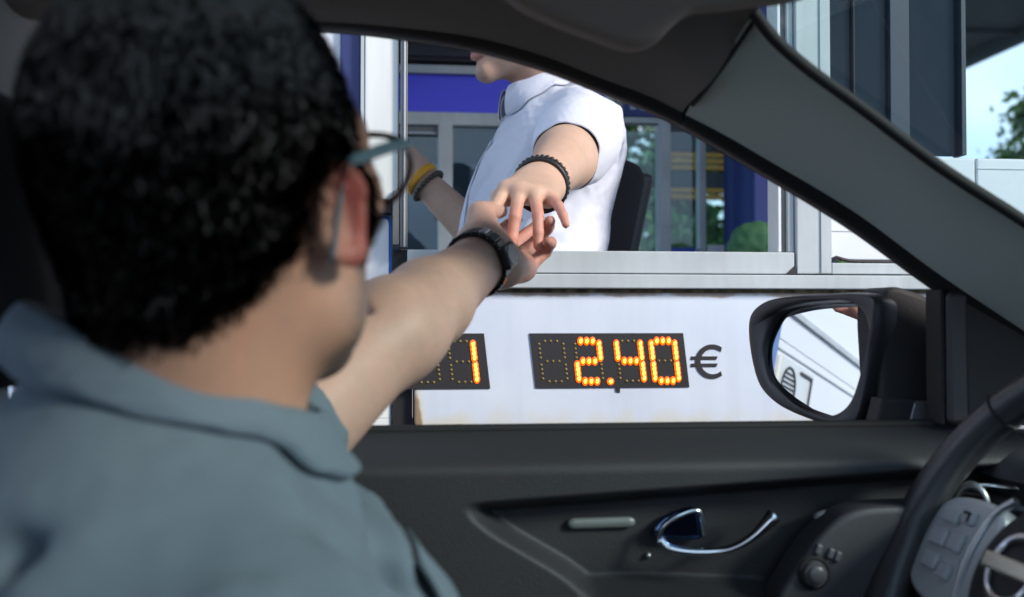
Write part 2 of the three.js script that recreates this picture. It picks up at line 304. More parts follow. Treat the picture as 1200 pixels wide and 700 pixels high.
  mesh('post_cover', [box(0.638, 0.6545, 1.3215, 2.5, Z + 0.0125, Z + 0.0145, 0.0006)], alu, booth);
  mesh('window_track', [box(0.589, 0.5985, 1.355, 2.45, Z - 0.05, Z + 0.004, 0.001)], alu, booth);
  mesh('window_stile', [box(0.580, 0.5885, 1.355, 2.45, Z - 0.045, Z - 0.004, 0.001)], aluDark, booth);
  mesh('window_edge', [box(0.5745, 0.5795, 1.355, 2.45, Z - 0.045, Z + 0.001, 0.001)], M({ color: lin(0.7, 0.72, 0.72), roughness: 0.4 }), booth);
  mesh('window_jamb', [box(-0.0105, 0.0, 1.357, 2.45, Z - 0.05, Z + 0.014, 0.001)], aluDark, booth);
  mesh('jamb_strip', [box(-0.0055, -0.003, 1.357, 2.45, Z + 0.0145, Z + 0.017, 0.0005)], M({ color: lin(0.5, 0.52, 0.52), roughness: 0.4, metalness: 0.5 }), booth);
  mesh('jamb_latch', [box(-0.022, -0.011, 1.36, 1.442, Z - 0.02, Z + 0.012, 0.002)], aluDark, booth);
  mesh('head_rail', [box(0.0, 0.597, 2.45, 2.5, Z - 0.06, Z + 0.01, 0.002)], alu, booth);
  // white column beside the window, black channel below it, wall further back
  mesh('side_column', [box(-0.064, -0.013, 1.428, 2.5, Z - 0.05, Z + 0.004, 0.003)], whiteCol, booth);
  mesh('column_edge', [box(-0.070, -0.0645, 1.428, 2.5, Z - 0.05, Z + 0.002, 0.001)], alu, booth);
  mesh('column_side', [box(-0.10, -0.0705, 1.16, 2.5, Z - 0.06, Z - 0.01, 0.002)], M({ color: lin(0.02, 0.03, 0.13), roughness: 0.5 }), booth);
  mesh('channel', [box(-0.022, 0.008, 0.16, 1.355, Z - 0.03, Z - 0.014, 0.001)], black, booth);
  mesh('cable_cover', [box(-0.07, -0.0225, 1.409, 1.4265, Z - 0.03, Z + 0.001, 0.001)], black, booth);
  mesh('side_wall', [box(-1.55, -0.0225, 0.16, 1.408, Z - 0.06, Z - 0.021, 0.002)], white, booth);
  mesh('side_wall', [box(-1.55, -0.1005, 1.409, 2.5, Z - 0.06, Z - 0.021, 0.002)], white, booth);
  mesh('base_wall', [box(0.009, 1.30, 0.16, 1.076, Z - 0.06, Z - 0.021, 0.002)], M({ color: lin(0.10, 0.10, 0.10), roughness: 0.7 }), booth);
  mesh('backing_wall', [box(0.009, 1.30, 1.0765, 1.2965, Z - 0.06, Z - 0.019, 0.001)], black, booth);
  // second bay: white panel, gasket, dark window above
  mesh('bay_rail', [box(0.658, 1.30, 1.3205, 1.338, Z - 0.03, Z + 0.008, 0.002)], alu, booth);
  mesh('gasket', [tube([[0.659, 1.342, Z], [0.668, 1.347, Z + 0.002], [0.684, 1.3425, Z + 0.001], [0.76, 1.3405, Z], [1.28, 1.3405, Z]], 0.0032, 60, 6)], black, booth);
  mesh('bay_panel', [box(0.661, 0.903, 1.343, 1.508, Z - 0.03, Z - 0.004, 0.003)], white, booth);
  mesh('bay_panel', [box(0.9055, 1.30, 1.343, 1.508, Z - 0.03, Z - 0.004, 0.003)], white, booth);
  mesh('bay_trim', [box(0.664, 1.30, 1.388, 1.3895, Z - 0.0041, Z - 0.003, 0.0003)], alu, booth);
  mesh('bay_trim', [box(0.905, 1.30, 1.490, 1.4915, Z - 0.0041, Z - 0.003, 0.0003)], alu, booth);
  mesh('bay_window', [box(0.657, 0.885, 1.512, 2.5, Z - 0.02, Z - 0.014, 0.001)], M({ color: lin(0.014, 0.022, 0.034), roughness: 0.12, specularIntensity: 0.5 }), booth);
  mesh('bay_mullion', [box(0.762, 0.794, 1.512, 2.5, Z - 0.0135, Z - 0.004, 0.001)], M({ color: lin(0.015, 0.034, 0.062), roughness: 0.5 }), booth);
  mesh('bay_mullion', [box(0.702, 0.7045, 1.512, 2.5, Z - 0.0135, Z - 0.006, 0.0005)], inDark, booth);
  mesh('bay_corner', [box(0.880, 0.888, 1.512, 2.5, Z - 0.03, Z - 0.002, 0.001)], M({ color: lin(0.018, 0.034, 0.055), roughness: 0.5 }), booth);
  // shell: floor, roof, ends
  mesh('floor', [box(-1.55, 1.30, 0.15, 0.30, -3.08, -1.57, 0.002)], mat.concrete, booth);
  mesh('roof', [box(-1.6, 0.95, 2.5, 2.7, -3.1, -1.44, 0.01)], white, booth);
  mesh('end_wall', [box(-1.60, -1.552, 0.16, 1.40, -3.08, -1.52, 0.002), box(-1.60, -1.552, 1.4005, 2.498, -1.70, -1.52, 0.002), box(-1.60, -1.552, 1.4005, 2.498, -3.08, -2.95, 0.002)], M({ color: lin(0.03, 0.10, 0.32), roughness: 0.5 }), booth);
  mesh('end_wall', [box(1.23, 1.298, 0.31, 1.34, -3.0, -1.565, 0.002)], inDark, booth);
  mesh('counter', [box(-0.6, 0.58, 1.02, 1.06, -1.78, -1.57, 0.004)], white, booth);
  // glazed rear wall
  const zb = -3.0, rear = group('rear_wall', booth);
  mesh('low_wall', [box(-1.55, 1.30, 0.31, 1.40, zb - 0.06, zb, 0.002)], white, rear);
  mesh('blind', [box(-1.55, 1.25, 2.02, 2.497, zb - 0.05, zb + 0.04, 0.002)], inDark, rear);
  for (let k = 0; k < 10; k++) mesh('blind_slat', [box(-0.9, 0.64, 2.03 + k * 0.045, 2.062 + k * 0.045, zb + 0.042, zb + 0.05, 0.002)], inDark, rear);
  mesh('top_rail', [box(-1.5, 1.25, 1.985, 2.01, zb - 0.02, zb + 0.03, 0.002)], alu, rear);
  mesh('blue_band', [box(-1.5, 0.65, 1.872, 1.984, zb - 0.01, zb + 0.015, 0.002)], blue, rear);
  mesh('blue_band', [box(0.652, 0.84, 1.872, 1.984, zb - 0.02, zb + 0.010, 0.002)], blueDeep, rear);
  for (let k = 0; k < 4; k++) mesh('band_mark', [box(0.678 + k * 0.034, 0.696 + k * 0.034, 1.893, 1.925 + (k % 2) * 0.02, zb + 0.0105, zb + 0.012, 0.0005)], M({ color: lin(0.45, 0.5, 0.6), roughness: 0.5 }), rear);
  mesh('mid_rail', [box(-1.5, 0.645, 1.832, 1.871, zb - 0.02, zb + 0.02, 0.002)], alu, rear);
  mesh('mid_rail', [box(0.655, 0.80, 1.850, 1.868, zb - 0.02, zb + 0.02, 0.002)], alu, rear);
  mesh('mullion', [box(0.091, 0.134, 1.40, 1.831, zb - 0.02, zb + 0.03, 0.002)], alu, rear);
  mesh('mullion', [box(0.625, 0.650, 1.40, 2.0, zb - 0.02, zb + 0.04, 0.002)], aluDark, rear);
  mesh('mullion', [box(0.600, 0.6245, 1.40, 1.98, zb - 0.02, zb + 0.03, 0.002)], alu, rear);
  mesh('mullion', [box(0.762, 0.800, 1.40, 1.849, zb - 0.02, zb + 0.03, 0.002)], alu, rear);
  mesh('mullion', [box(0.893, 0.913, 1.40, 1.98, zb - 0.02, zb + 0.02, 0.002)], alu, rear);
  mesh('sash_rail', [box(-0.4, 0.09, 1.802, 1.8305, zb - 0.015, zb + 0.01, 0.001)], aluDark, rear);
  mesh('sash_edge', [box(-0.4, 0.085, 1.806, 1.810, zb + 0.0105, zb + 0.015, 0.0005)], mat.satin, rear);
  for (const [a, b] of [[-1.5, 0.09], [0.135, 0.599], [0.651, 0.761], [0.801, 0.892], [0.914, 1.2]]) mesh('pane', [box(a, b, 1.402, 1.83, zb - 0.008, zb - 0.004, 0.0005)], mat.tint, rear);
  mesh('sill_sheet', [box(0.802, 0.872, 1.4005, 1.468, zb + 0.03, zb + 0.034, 0.001)], M({ color: lin(0.03, 0.06, 0.45), roughness: 0.4 }), rear);
  mesh('sill_sheet', [box(0.875, 0.889, 1.4005, 1.466, zb + 0.03, zb + 0.034, 0.001)], M({ color: lin(0.3, 0.33, 0.5), roughness: 0.4 }), rear);
  mesh('sill_sheet', [box(0.914, 1.03, 1.452, 1.478, zb + 0.03, zb + 0.034, 0.001)], white, rear);
  mesh('sill_sheet', [box(0.914, 1.03, 1.41, 1.4515, zb + 0.03, zb + 0.034, 0.001)], M({ color: lin(0.75, 0.42, 0.05), roughness: 0.5 }), rear);
  // things inside
  const cab = mesh('locker', [box(0.965, 1.20, 0.31, 2.2, -2.97, -2.70, 0.004)], blueDeep); tag(cab, 'tall dark blue locker at right end inside the toll booth', 'locker');
  const bag = surfaceNet((p) => sd.min(sd.ell(p, V(0.94, 1.47, -2.61), V(0.07, 0.045, 0.05)), sd.cap(p, V(0.89, 1.43, -2.61), V(0.99, 1.45, -2.61), 0.035, 0.04), 0.03) + 0.004 * N3(p.x * 40, p.y * 40, p.z * 40), [0.8, 1.36, -2.7], [1.08, 1.55, -2.5], 0.006);
  tag(mesh('cloth_bag', bag, M({ color: lin(0.05, 0.16, 0.07), roughness: 0.8 })), 'green cloth bag in front of the dark blue locker', 'bag');
  const shelf = tag(group('side_shelf', null, V(0, 0, 0)), 'low dark shelf under the green bag inside the booth', 'shelf');
  mesh('shelf_top', [box(0.80, 1.19, 1.36, 1.392, -2.69, -2.50, 0.003)], inDark, shelf);
  for (const x of [0.81, 1.16]) mesh('leg', [box(x, x + 0.025, 0.305, 1.3595, -2.66, -2.54, 0.002)], inDark, shelf);
  // signs on the wall to the left of the window
  const sign = tag(group('information_sign', null, V(0, 0, 0)), 'white sign with rounded blue border beside the driver\'s cheek', 'sign');
  const rrect = (x0, x1, y0, y1, r) => { const s = new THREE.Shape(); s.moveTo(x0 + r, y0); s.lineTo(x1 - r, y0); s.quadraticCurveTo(x1, y0, x1, y0 + r); s.lineTo(x1, y1 - r); s.quadraticCurveTo(x1, y1, x1 - r, y1); s.lineTo(x0 + r, y1); s.quadraticCurveTo(x0, y1, x0, y1 - r); s.lineTo(x0, y0 + r); s.quadraticCurveTo(x0, y0, x0 + r, y0); return s; };
  mesh('border', [new THREE.ExtrudeGeometry(rrect(-0.19, -0.0235, 1.21, 1.407, 0.012), { depth: 0.004, bevelEnabled: false }).translate(0, 0, Z - 0.0205)], M({ color: lin(0.03, 0.16, 0.55), roughness: 0.4 }), sign);
  mesh('face', [new THREE.ExtrudeGeometry(rrect(-0.186, -0.028, 1.214, 1.402, 0.009), { depth: 0.002, bevelEnabled: false }).translate(0, 0, Z - 0.0164)], M({ color: lin(0.78, 0.81, 0.84), roughness: 0.4 }), sign);
  const cv = document.createElement('canvas'); cv.width = 512; cv.height = 512; const cx = cv.getContext('2d');
  cx.fillStyle = '#e9ecea'; cx.fillRect(0, 0, 512, 512);
  cx.strokeStyle = '#b9bfc0'; cx.lineWidth = 5; for (const y of [120, 205, 300, 395]) { cx.beginPath(); cx.moveTo(0, y); cx.lineTo(512, y); cx.stroke(); }
  cx.strokeStyle = '#d8d08a'; cx.lineWidth = 10; cx.beginPath(); cx.moveTo(395, 300); cx.lineTo(398, 512); cx.stroke();
  cx.fillStyle = '#e8e3c4'; cx.fillRect(180, 430, 200, 80);
  cx.fillStyle = '#5aa6e8'; cx.font = 'bold 58px sans-serif'; cx.fillText('ANOTZA', 70, 468); cx.fillRect(60, 488, 160, 10);
  const ct = new THREE.CanvasTexture(cv); ct.colorSpace = THREE.SRGBColorSpace;
  const poster = new THREE.BoxGeometry(0.135, 0.135, 0.002); poster.translate(-0.0925, 1.138, Z - 0.0195);
  tag(mesh('notice_poster', poster, M({ map: ct, roughness: 0.5 })), 'white ruled notice with blue lettering below the driver\'s forearm', 'poster');
  // intercom behind the driver's window, seen in the door mirror
  const ic = tag(group('intercom', null, V(0, 0, 0)), 'pale intercom plate with round slotted grille, reflected in the door mirror', 'intercom');
  mesh('plate', [box(-0.90, -0.625, 1.18, 1.375, Z - 0.0205, Z - 0.010, 0.004)], M({ color: lin(0.6, 0.64, 0.62), roughness: 0.4 }), ic);
  for (let k = 0; k < 8; k++) { const y = 1.262 + k * 0.011, w = Math.sqrt(Math.max(0, 0.048 ** 2 - (y - 1.30) ** 2)); mesh('grille_slot', [box(-0.70 - w, -0.70 + w, y - 0.003, y + 0.003, Z - 0.0098, Z - 0.0085, 0.0004)], black, ic); }
  mesh('grille_ring', [new THREE.TorusGeometry(0.054, 0.003, 8, 30).translate(-0.70, 1.30, Z - 0.009)], black, ic);
  mesh('slot_frame', [box(-0.88, -0.78, 1.352, 1.360, Z - 0.0098, Z - 0.006, 0.001), box(-0.88, -0.873, 1.27, 1.3515, Z - 0.0098, Z - 0.006, 0.001)], black, ic);
  mesh('wall_pilaster', [box(-0.60, -0.30, 0.16, 2.49, Z - 0.0205, Z - 0.014, 0.002)], M({ color: lin(0.05, 0.15, 0.40), roughness: 0.45 }), booth);
  mesh('wall_joint', [box(-1.54, -0.602, 1.384, 1.389, Z - 0.0205, Z - 0.017, 0.001), box(-1.54, -0.602, 1.475, 1.490, Z - 0.0205, Z - 0.012, 0.001)], alu, booth);
}
{ // office chair behind the attendant
  const ch = tag(group('office_chair', null, V(0.312, 0.30, -1.91)), 'black padded office chair behind the attendant in the booth', 'chair');
  const fab = M({ color: lin(0.012, 0.012, 0.014), roughness: 0.9, bumpMap: weave, bumpScale: 0.0005 });
  const back = new RoundedBoxGeometry(0.085, 0.62, 0.46, 5, 0.038); { const p = back.attributes.position; for (let i = 0; i < p.count; i++) { const y = p.getY(i), z = p.getZ(i); p.setX(i, p.getX(i) + z * z * -0.8 + (y > 0.2 ? (y - 0.2) * (y - 0.2) * 0.8 : 0)); p.setZ(i, z * (1 - 0.35 * smooth(0.12, 0.31, y))); } back.computeVertexNormals(); }
  back.rotateZ(-0.22); back.translate(0.035, 0.93, 0.02); mesh('backrest', back, fab, ch);
  const shell = new RoundedBoxGeometry(0.03, 0.60, 0.22, 3, 0.012); shell.rotateZ(-0.22); shell.translate(0.060, 0.925, 0.02); mesh('back_shell', shell, M({ color: lin(0.035, 0.036, 0.04), roughness: 0.5 }), ch);
  mesh('seat', new RoundedBoxGeometry(0.44, 0.09, 0.44, 4, 0.04).translate(-0.18, 0.58, 0.05), fab, ch);
  mesh('stem', bar([-0.15, 0.06, 0.03], [-0.15, 0.54, 0.03], 0.03), mat.trimDark, ch);
  for (let k = 0; k < 5; k++) { const a = k * 1.2566; mesh('leg', bar([-0.15, 0.07, 0.03], [-0.15 + 0.24 * Math.cos(a), 0.03, 0.03 + 0.24 * Math.sin(a)], 0.025, 0.018), mat.trimDark, ch); }
}

// ------------------------------------------------------------------ trees, hills and the lanes beyond the booth
function tree(label, x, z, h, rx, seed, low = 0.25, leafN = 5200, tone = 1) {
  const t = tag(group('broadleaf_tree', null, V(x, 0, z)), label, 'tree', 'trees beyond the toll lanes'), r = rng(seed);
  const bark = M({ color: lin(0.09, 0.07, 0.05), roughness: 0.95 });
  const limbs = [bar([0, 0, 0], [0.1 * rx, h * 0.5, 0], 0.045 * h * 0.5, 0.025 * h * 0.5)], tips = [];
  for (let k = 0; k < 11; k++) { const a = r() * 6.28, b = V(Math.cos(a) * rx * (0.35 + 0.5 * r()), h * (low + 0.08 + (0.9 - low) * r()), Math.sin(a) * rx * (0.35 + 0.5 * r())); limbs.push(bar([0.06 * rx, h * (0.18 + 0.25 * r()), 0], b, 0.012 * h * 0.5, 0.004 * h)); tips.push(b); }
  mesh('trunk', limbs, bark, t);
  const pos = [], col = [], nor = [], c = V(), u = V(), w = V();
  for (let k = 0; k < 26; k++) { const a = r() * 6.28, q = Math.sqrt(r()); tips.push(V(Math.cos(a) * rx * q * 0.8, h * mix(low, 0.95, r()), Math.sin(a) * rx * q * 0.8)); }
  for (const p of tips) { const f = Math.sqrt(Math.max(0.08, 1 - ((p.y / h - (low + 1) / 2) / ((1 - low) / 1.9)) ** 2)); p.x *= f; p.z *= f; }
  for (let i = 0; i < leafN; i++) {
    const p = tips[Math.floor(r() * tips.length)], R = rx * 0.34;
    c.set(r() + r() + r() - 1.5, r() + r() + r() - 1.5, r() + r() + r() - 1.5).multiplyScalar(R * 0.9).add(p);
    const s = h * 0.016 * (0.7 + 0.7 * r());
    u.set(r() - 0.5, r() - 0.5, r() - 0.5).normalize().multiplyScalar(s); w.set(r() - 0.5, r() - 0.5, r() - 0.5).cross(u).normalize().multiplyScalar(s * 0.6);
    const n = u.clone().cross(w).normalize(), g = tone * (0.75 + 0.5 * r()), cc = [0.055 * g, (0.105 + 0.02 * r()) * g, 0.028 * g];
    const A = c.clone().add(u), B = c.clone().add(w), C2 = c.clone().sub(u), D = c.clone().sub(w);
    for (const v of [A, B, C2, A, C2, D]) { pos.push(v.x, v.y, v.z); nor.push(n.x, n.y, n.z); col.push(...cc); }
  }
  const g = new THREE.BufferGeometry(); g.setAttribute('position', new THREE.Float32BufferAttribute(pos, 3)); g.setAttribute('normal', new THREE.Float32BufferAttribute(nor, 3)); g.setAttribute('color', new THREE.Float32BufferAttribute(col, 3));
  mesh('crown', g, M({ color: 0xffffff, vertexColors: true, roughness: 0.85, transmission: 0.25, thickness: 0, side: THREE.DoubleSide }), t);
}
tree('leafy tree against the pale sky beyond the windscreen', 14.4, -20, 6.1, 1.9, 3, 0.25, 14000, 0.8);
tree('bushy green tree seen through the rear booth window, left of the pane divider', 5.5, -20.7, 7.2, 2.2, 5, 0.02, 15000, 1.5);
tree('bright green tree seen through the rear booth window, beside the blue locker', 7.5, -19.2, 7.4, 2.1, 6, 0.02, 15000, 1.9);
tree('dark green tree seen low behind the office chair', 4.4, -25, 5.4, 2.4, 8, 0.02, 8000, 0.9);
{
  const g = new THREE.PlaneGeometry(90, 26, 60, 16), p = g.attributes.position; g.rotateX(-Math.PI / 2);
  for (let i = 0; i < p.count; i++) p.setY(i, Math.max(-0.4, 7.5 * Math.exp(-(p.getZ(i) ** 2) / 70) * (0.75 + 0.5 * fbm(p.getX(i) * 0.07, 0, 3)) - 0.4 + 0.5 * fbm(p.getX(i) * 0.5, p.getZ(i) * 0.5, 1)));
  g.translate(12, 0, -62); g.computeVertexNormals(); structure('wooded_hill', g, M({ color: lin(0.05, 0.085, 0.05), roughness: 0.95, bumpMap: smudge, bumpScale: 0.4 }));
}
{ // lane gantry with amber boards behind the booth
  const t = tag(group('lane_gantry', null, V(0, 0, -6)), 'dark lane gantry with amber horizontal bars, seen through the rear booth window', 'gantry');
  const dk = M({ color: lin(0.03, 0.03, 0.034), roughness: 0.6 }), am = M({ color: lin(0.62, 0.27, 0.03), roughness: 0.5 });
  mesh('board', [box(1.58, 2.35, 2.29, 2.9, -0.1, 0, 0.01)], dk, t);
  mesh('board', [box(1.58, 2.02, 2.06, 2.165, -0.1, 0, 0.01)], dk, t);
  for (const [y, xr] of [[2.255, 2.35], [2.215, 2.35], [2.175, 2.33], [2.035, 2.02], [1.995, 2.01]]) mesh('amber_bar', [box(1.58, xr, y, y + 0.026, -0.06, 0.01, 0.004)], am, t);
  for (const x of [1.60, 2.0]) mesh('post', [box(x, x + 0.05, 0, 2.9, -0.16, -0.101, 0.005)], dk, t);
}
{ // dark lane building that fills the left panes of the rear window
  const t = tag(group('lane_cabin', null, V(-1.2, 0, -8)), 'dark blue cabin of the next lane behind the rear panes', 'cabin');
  const dk = M({ color: lin(0.02, 0.024, 0.05), roughness: 0.5 });
  mesh('wall', [box(-3, 2.8, 0, 3.6, -1.2, 0, 0.02)], dk, t);
  for (const x of [-2.4, -1.2, 0, 0.9, 1.7]) mesh('window', [box(x, x + 0.62, 1.55, 2.5, 0.001, 0.02, 0.004)], M({ color: lin(0.05, 0.07, 0.11), roughness: 0.15 }), t);
  mesh('yellow_stripe', [box(-3, 2.8, 3.1, 3.35, 0.001, 0.02, 0.004)], M({ color: lin(0.7, 0.55, 0.03), roughness: 0.5 }), t);
}
{ // yellow lane sign that shows past the driver's hair
  const t = tag(group('yellow_post_sign', null, V(-0.215, 0, -2.35)), 'small bright yellow sign edge above the driver\'s temple', 'sign');
  mesh('plate', [box(-0.03, 0.075, 1.83, 2.2, 0, 0.01, 0.002)], M({ color: lin(0.75, 0.72, 0.03), roughness: 0.5 }), t);
  mesh('post', [box(-0.02, 0.0, 0.30, 1.83, -0.02, -0.001, 0.002)], mat.trimDark, t);
}
const MIRROR_PITCH = 0.13, MIRROR_YAW = 0.145;

// ------------------------------------------------------------------ the car
const car = tag(group('car', null, V(0, 0, 0)), 'dark car interior with open driver\'s window, steering wheel and door mirror', 'car');
{
  const MZ = -0.5, flip = (l) => l.map((line) => line.map(([x, y, z]) => [x, y, MZ - z]));     // the car is symmetrical about z = -0.25
  const E0 = [[-1.3,1.46,-.82],[-0.523,1.487,-0.846],[-0.337,1.498,-0.865],[-0.202,1.504,-0.878],[-0.058,1.507,-0.890],[0.002,1.503,-0.895],[0.063,1.496,-0.900],[0.127,1.481,-0.905],[0.175,1.465,-0.909],[0.224,1.448,-0.912],[0.258,1.434,-0.915]];
  const E1 = [[-1.3,1.464,-.81],[-0.517,1.491,-0.836],[-0.333,1.502,-0.855],[-0.200,1.507,-0.868],[-0.058,1.510,-0.880],[0.002,1.508,-0.885],[0.063,1.503,-0.890],[0.125,1.489,-0.895],[0.173,1.473,-0.899],[0.222,1.457,-0.902],[0.255,1.443,-0.905]];
  const Q2 = [[-1.3,1.47,-.785],[-0.502,1.498,-0.811],[-0.324,1.509,-0.830],[-0.194,1.513,-0.843],[-0.056,1.516,-0.855],[0.002,1.514,-0.860],[0.061,1.510,-0.865],[0.122,1.499,-0.870],[0.168,1.483,-0.874],[0.218,1.465,-0.878],[0.255,1.447,-0.880]];
  const Q3 = [[-1.3,1.495,-.73],[-0.469,1.519,-0.756],[-0.303,1.530,-0.775],[-0.182,1.536,-0.788],[-0.053,1.539,-0.800],[0.001,1.537,-0.805],[0.057,1.532,-0.810],[0.121,1.524,-0.816],[0.169,1.507,-0.820],[0.221,1.485,-0.824],[0.263,1.459,-0.828]];
  const Q4 = [[-1.3,1.53,-.69],[-0.444,1.545,-0.716],[-0.287,1.554,-0.735],[-0.173,1.560,-0.748],[-0.050,1.567,-0.760],[0.001,1.566,-0.765],[0.054,1.562,-0.770],[0.122,1.554,-0.776],[0.175,1.541,-0.781],[0.236,1.520,-0.786],[0.280,1.497,-0.790]];
  const Q5 = Q4.map(([x, y, z], i) => [x + 0.012 * (i / 10), y + 0.035, -0.5]), Q6 = Q4.map(([x, y]) => [x + 0.03, y + 0.045, -0.25]);
  const pE0 = [[0.258,1.434,-0.915],[0.300,1.412,-0.918],[0.343,1.389,-0.921],[0.431,1.340,-0.927],[0.521,1.281,-0.934],[0.614,1.224,-0.940],[0.738,1.148,-0.948],[0.827,1.091,-0.954]];
  const pE1 = [[0.258,1.441,-0.905],[0.297,1.423,-0.908],[0.339,1.401,-0.911],[0.426,1.354,-0.917],[0.515,1.295,-0.924],[0.607,1.239,-0.930],[0.731,1.164,-0.938],[0.819,1.106,-0.944]];
  const P2 = [[0.259,1.450,-0.884],[0.290,1.434,-0.886],[0.332,1.413,-0.889],[0.417,1.367,-0.895],[0.504,1.312,-0.902],[0.594,1.257,-0.908],[0.715,1.185,-0.916],[0.802,1.126,-0.922]];
  const P3 = [[0.265,1.465,-0.831],[0.288,1.456,-0.832],[0.320,1.439,-0.835],[0.392,1.397,-0.841],[0.474,1.345,-0.847],[0.559,1.294,-0.853],[0.673,1.228,-0.861],[0.755,1.177,-0.867]];
  const P4 = [[0.280,1.499,-0.788],[0.297,1.480,-0.791],[0.325,1.458,-0.794],[0.371,1.428,-0.797],[0.449,1.377,-0.804],[0.530,1.331,-0.810],[0.638,1.265,-0.818],[0.730,1.205,-0.824]];
  const out = (l, dz, dy) => l.map(([x, y, z]) => [x, y + dy, z + dz]);
  const shrinkIn = (l, k) => l.map(([x, y, z]) => [x, y, z + k]);
  const side = (lines, nu, nv, th) => [loft(lines, nu, nv, th), loft(flip(lines), nu, nv, -th)];
  const E0s = E0.slice(0, 11);
  for (const f of [(l) => l, flip]) {
    const sgn = f === flip ? -1 : 1;
    mesh('window_seal', loft(f([out(E0, -0.02, 0.002), E0, E1, out(E1, 0.006, 0.004)]), 60, 6), mat.rubber, car);
    mesh('pillar_seal', loft(f([out(pE0, -0.02, 0.002), pE0, pE1, out(pE1, 0.006, 0.004)]), 50, 6), mat.rubber, car);
    mesh('roof_rail', loft(f([E1, Q2, Q3, Q4, Q5]), 60, 30), mat.roofTrim, car);
    const pl = loft(f([pE1, P2, P3, P4, out(P4, 0.004, 0.0)]), 50, 24, 0.004 * sgn); mesh('windscreen_pillar', pl, mat.pillar, car);
    mesh('windscreen_frit', tube(f([out(P4, 0.006, 0.001)])[0], 0.0055, 60, 8), mat.rubber, car);
    mesh('outer_pillar', loft(f([out(pE0, -0.022, 0.002), out(pE0, -0.03, 0.05), out(P4, -0.03, 0.012), out(P4, -0.004, 0.004)]), 40, 10), mat.carPaint, car);
    mesh('outer_rail', loft(f([out(E0, -0.022, 0.002), out(E0, -0.03, 0.04), out(Q4, -0.05, 0.05), out(Q5, 0, 0.035)]), 40, 10), mat.carPaint, car);
  }
  mesh('headliner', [loft([Q5, Q6, flip([Q5])[0]], 40, 10)], mat.roofTrim, car);
  mesh('roof_skin', [loft([out(Q5, 0, 0.035), out(Q6, 0, 0.04), flip([out(Q5, 0, 0.035)])[0]], 40, 10)], mat.carPaint, car);
  { // seam between rail and pillar
    mesh('trim_seam', tube([[0.284, 1.498, -0.7865], [0.270, 1.470, -0.820], [0.263, 1.455, -0.853], [0.2585, 1.446, -0.884]], 0.0022, 30, 6), mat.rubber, car);
  }
  // windscreen
  const W0 = out(P4, 0.004, 0.006), Wm = W0.map(([x, y]) => [x + 0.07, y + 0.025, -0.25]);
  mesh('windscreen', loft([W0, Wm, flip([W0])[0]], 30, 16), mat.tint, car);
  // sun visor folded up over the side of the windscreen
  { const vp = smoothLoop([[0.060, 1.50], [0.078, 1.484], [0.100, 1.4755], [0.135, 1.466], [0.168, 1.459], [0.182, 1.463], [0.192, 1.473], [0.205, 1.4815], [0.24, 1.486], [0.30, 1.50], [0.29, 1.545], [0.16, 1.56], [0.07, 1.55]], 70);
    const g = extrude(vp, 0.012, 0.006, 4); const p = g.attributes.position; for (let i = 0; i < p.count; i++) p.setZ(i, p.getZ(i) + (p.getY(i) - 1.46) * 0.9); g.computeVertexNormals(); g.translate(0, 0, -0.735);
    mesh('sun_visor', boxUV(g), mat.visor, car); }
  // ---- driver's door: moulded panel with shoulder, pocket and armrest
  const door = group('driver_door', car);
  const zDoor = (x, y) => {
    const n = 0.0008 * fbm(x * 7, y * 7, 2);
    const line = 1.082 + (x - 0.08) * 0.055, edge = 0.064 + smooth(1.085, 0.995, y) * 0.09 + (1.07 - y) * 0.2;
    let z = -0.893;
    z -= 0.055 * smooth(1.108, 1.148, y) ** 1.6;                           // shoulder rolls over to the sill
    const inPocket = smooth(line + 0.006, line - 0.010, y) * smooth(edge - 0.012, edge + 0.012, x) * smooth(0.995, 1.012, y + 0.01 * smooth(0.2, 0.4, x));
    z -= 0.034 * inPocket;
    z += 0.028 * smooth(1.0, 0.975, y);                                    // armrest
    return z + n;
  };
  { const nx = 340, ny = 240, pos = [], idx = [];
    for (let j = 0; j <= ny; j++) for (let i = 0; i <= nx; i++) { const x = mix(-0.42, 0.60, i / nx), y = mix(0.45, 1.148, Math.pow(j / ny, 0.6)); pos.push(x, y, zDoor(x, y)); }
    for (let j = 0; j < ny; j++) for (let i = 0; i < nx; i++) { const a = j * (nx + 1) + i, b = a + 1, c = a + nx + 1, d = c + 1; idx.push(a, b, d, a, d, c); }
    const g = new THREE.BufferGeometry(); g.setAttribute('position', new THREE.Float32BufferAttribute(pos, 3)); g.setIndex(idx); g.computeVertexNormals(); mesh('door_panel', boxUV(g), mat.trimDark, door); }
  mesh('sill_seal', tube([[-0.42, 1.1455, -0.9495], [0.1, 1.1455, -0.9495], [0.56, 1.1455, -0.9495]], 0.005, 30, 8), mat.rubber, door);
  mesh('outer_skin', [box(-0.42, 0.85, 0.35, 1.138, -1.045, -0.965, 0.02)], mat.carPaint, door);
  mesh('trim_strip', boxUV(new THREE.CapsuleGeometry(0.0075, 0.05, 6, 20).rotateZ(Math.PI / 2 + 0.01).scale(1, 0.7, 0.45).translate(0.181, 1.0598, -0.9235)), M({ color: lin(0.16, 0.18, 0.18), roughness: 0.45, metalness: 0.2 }), door);
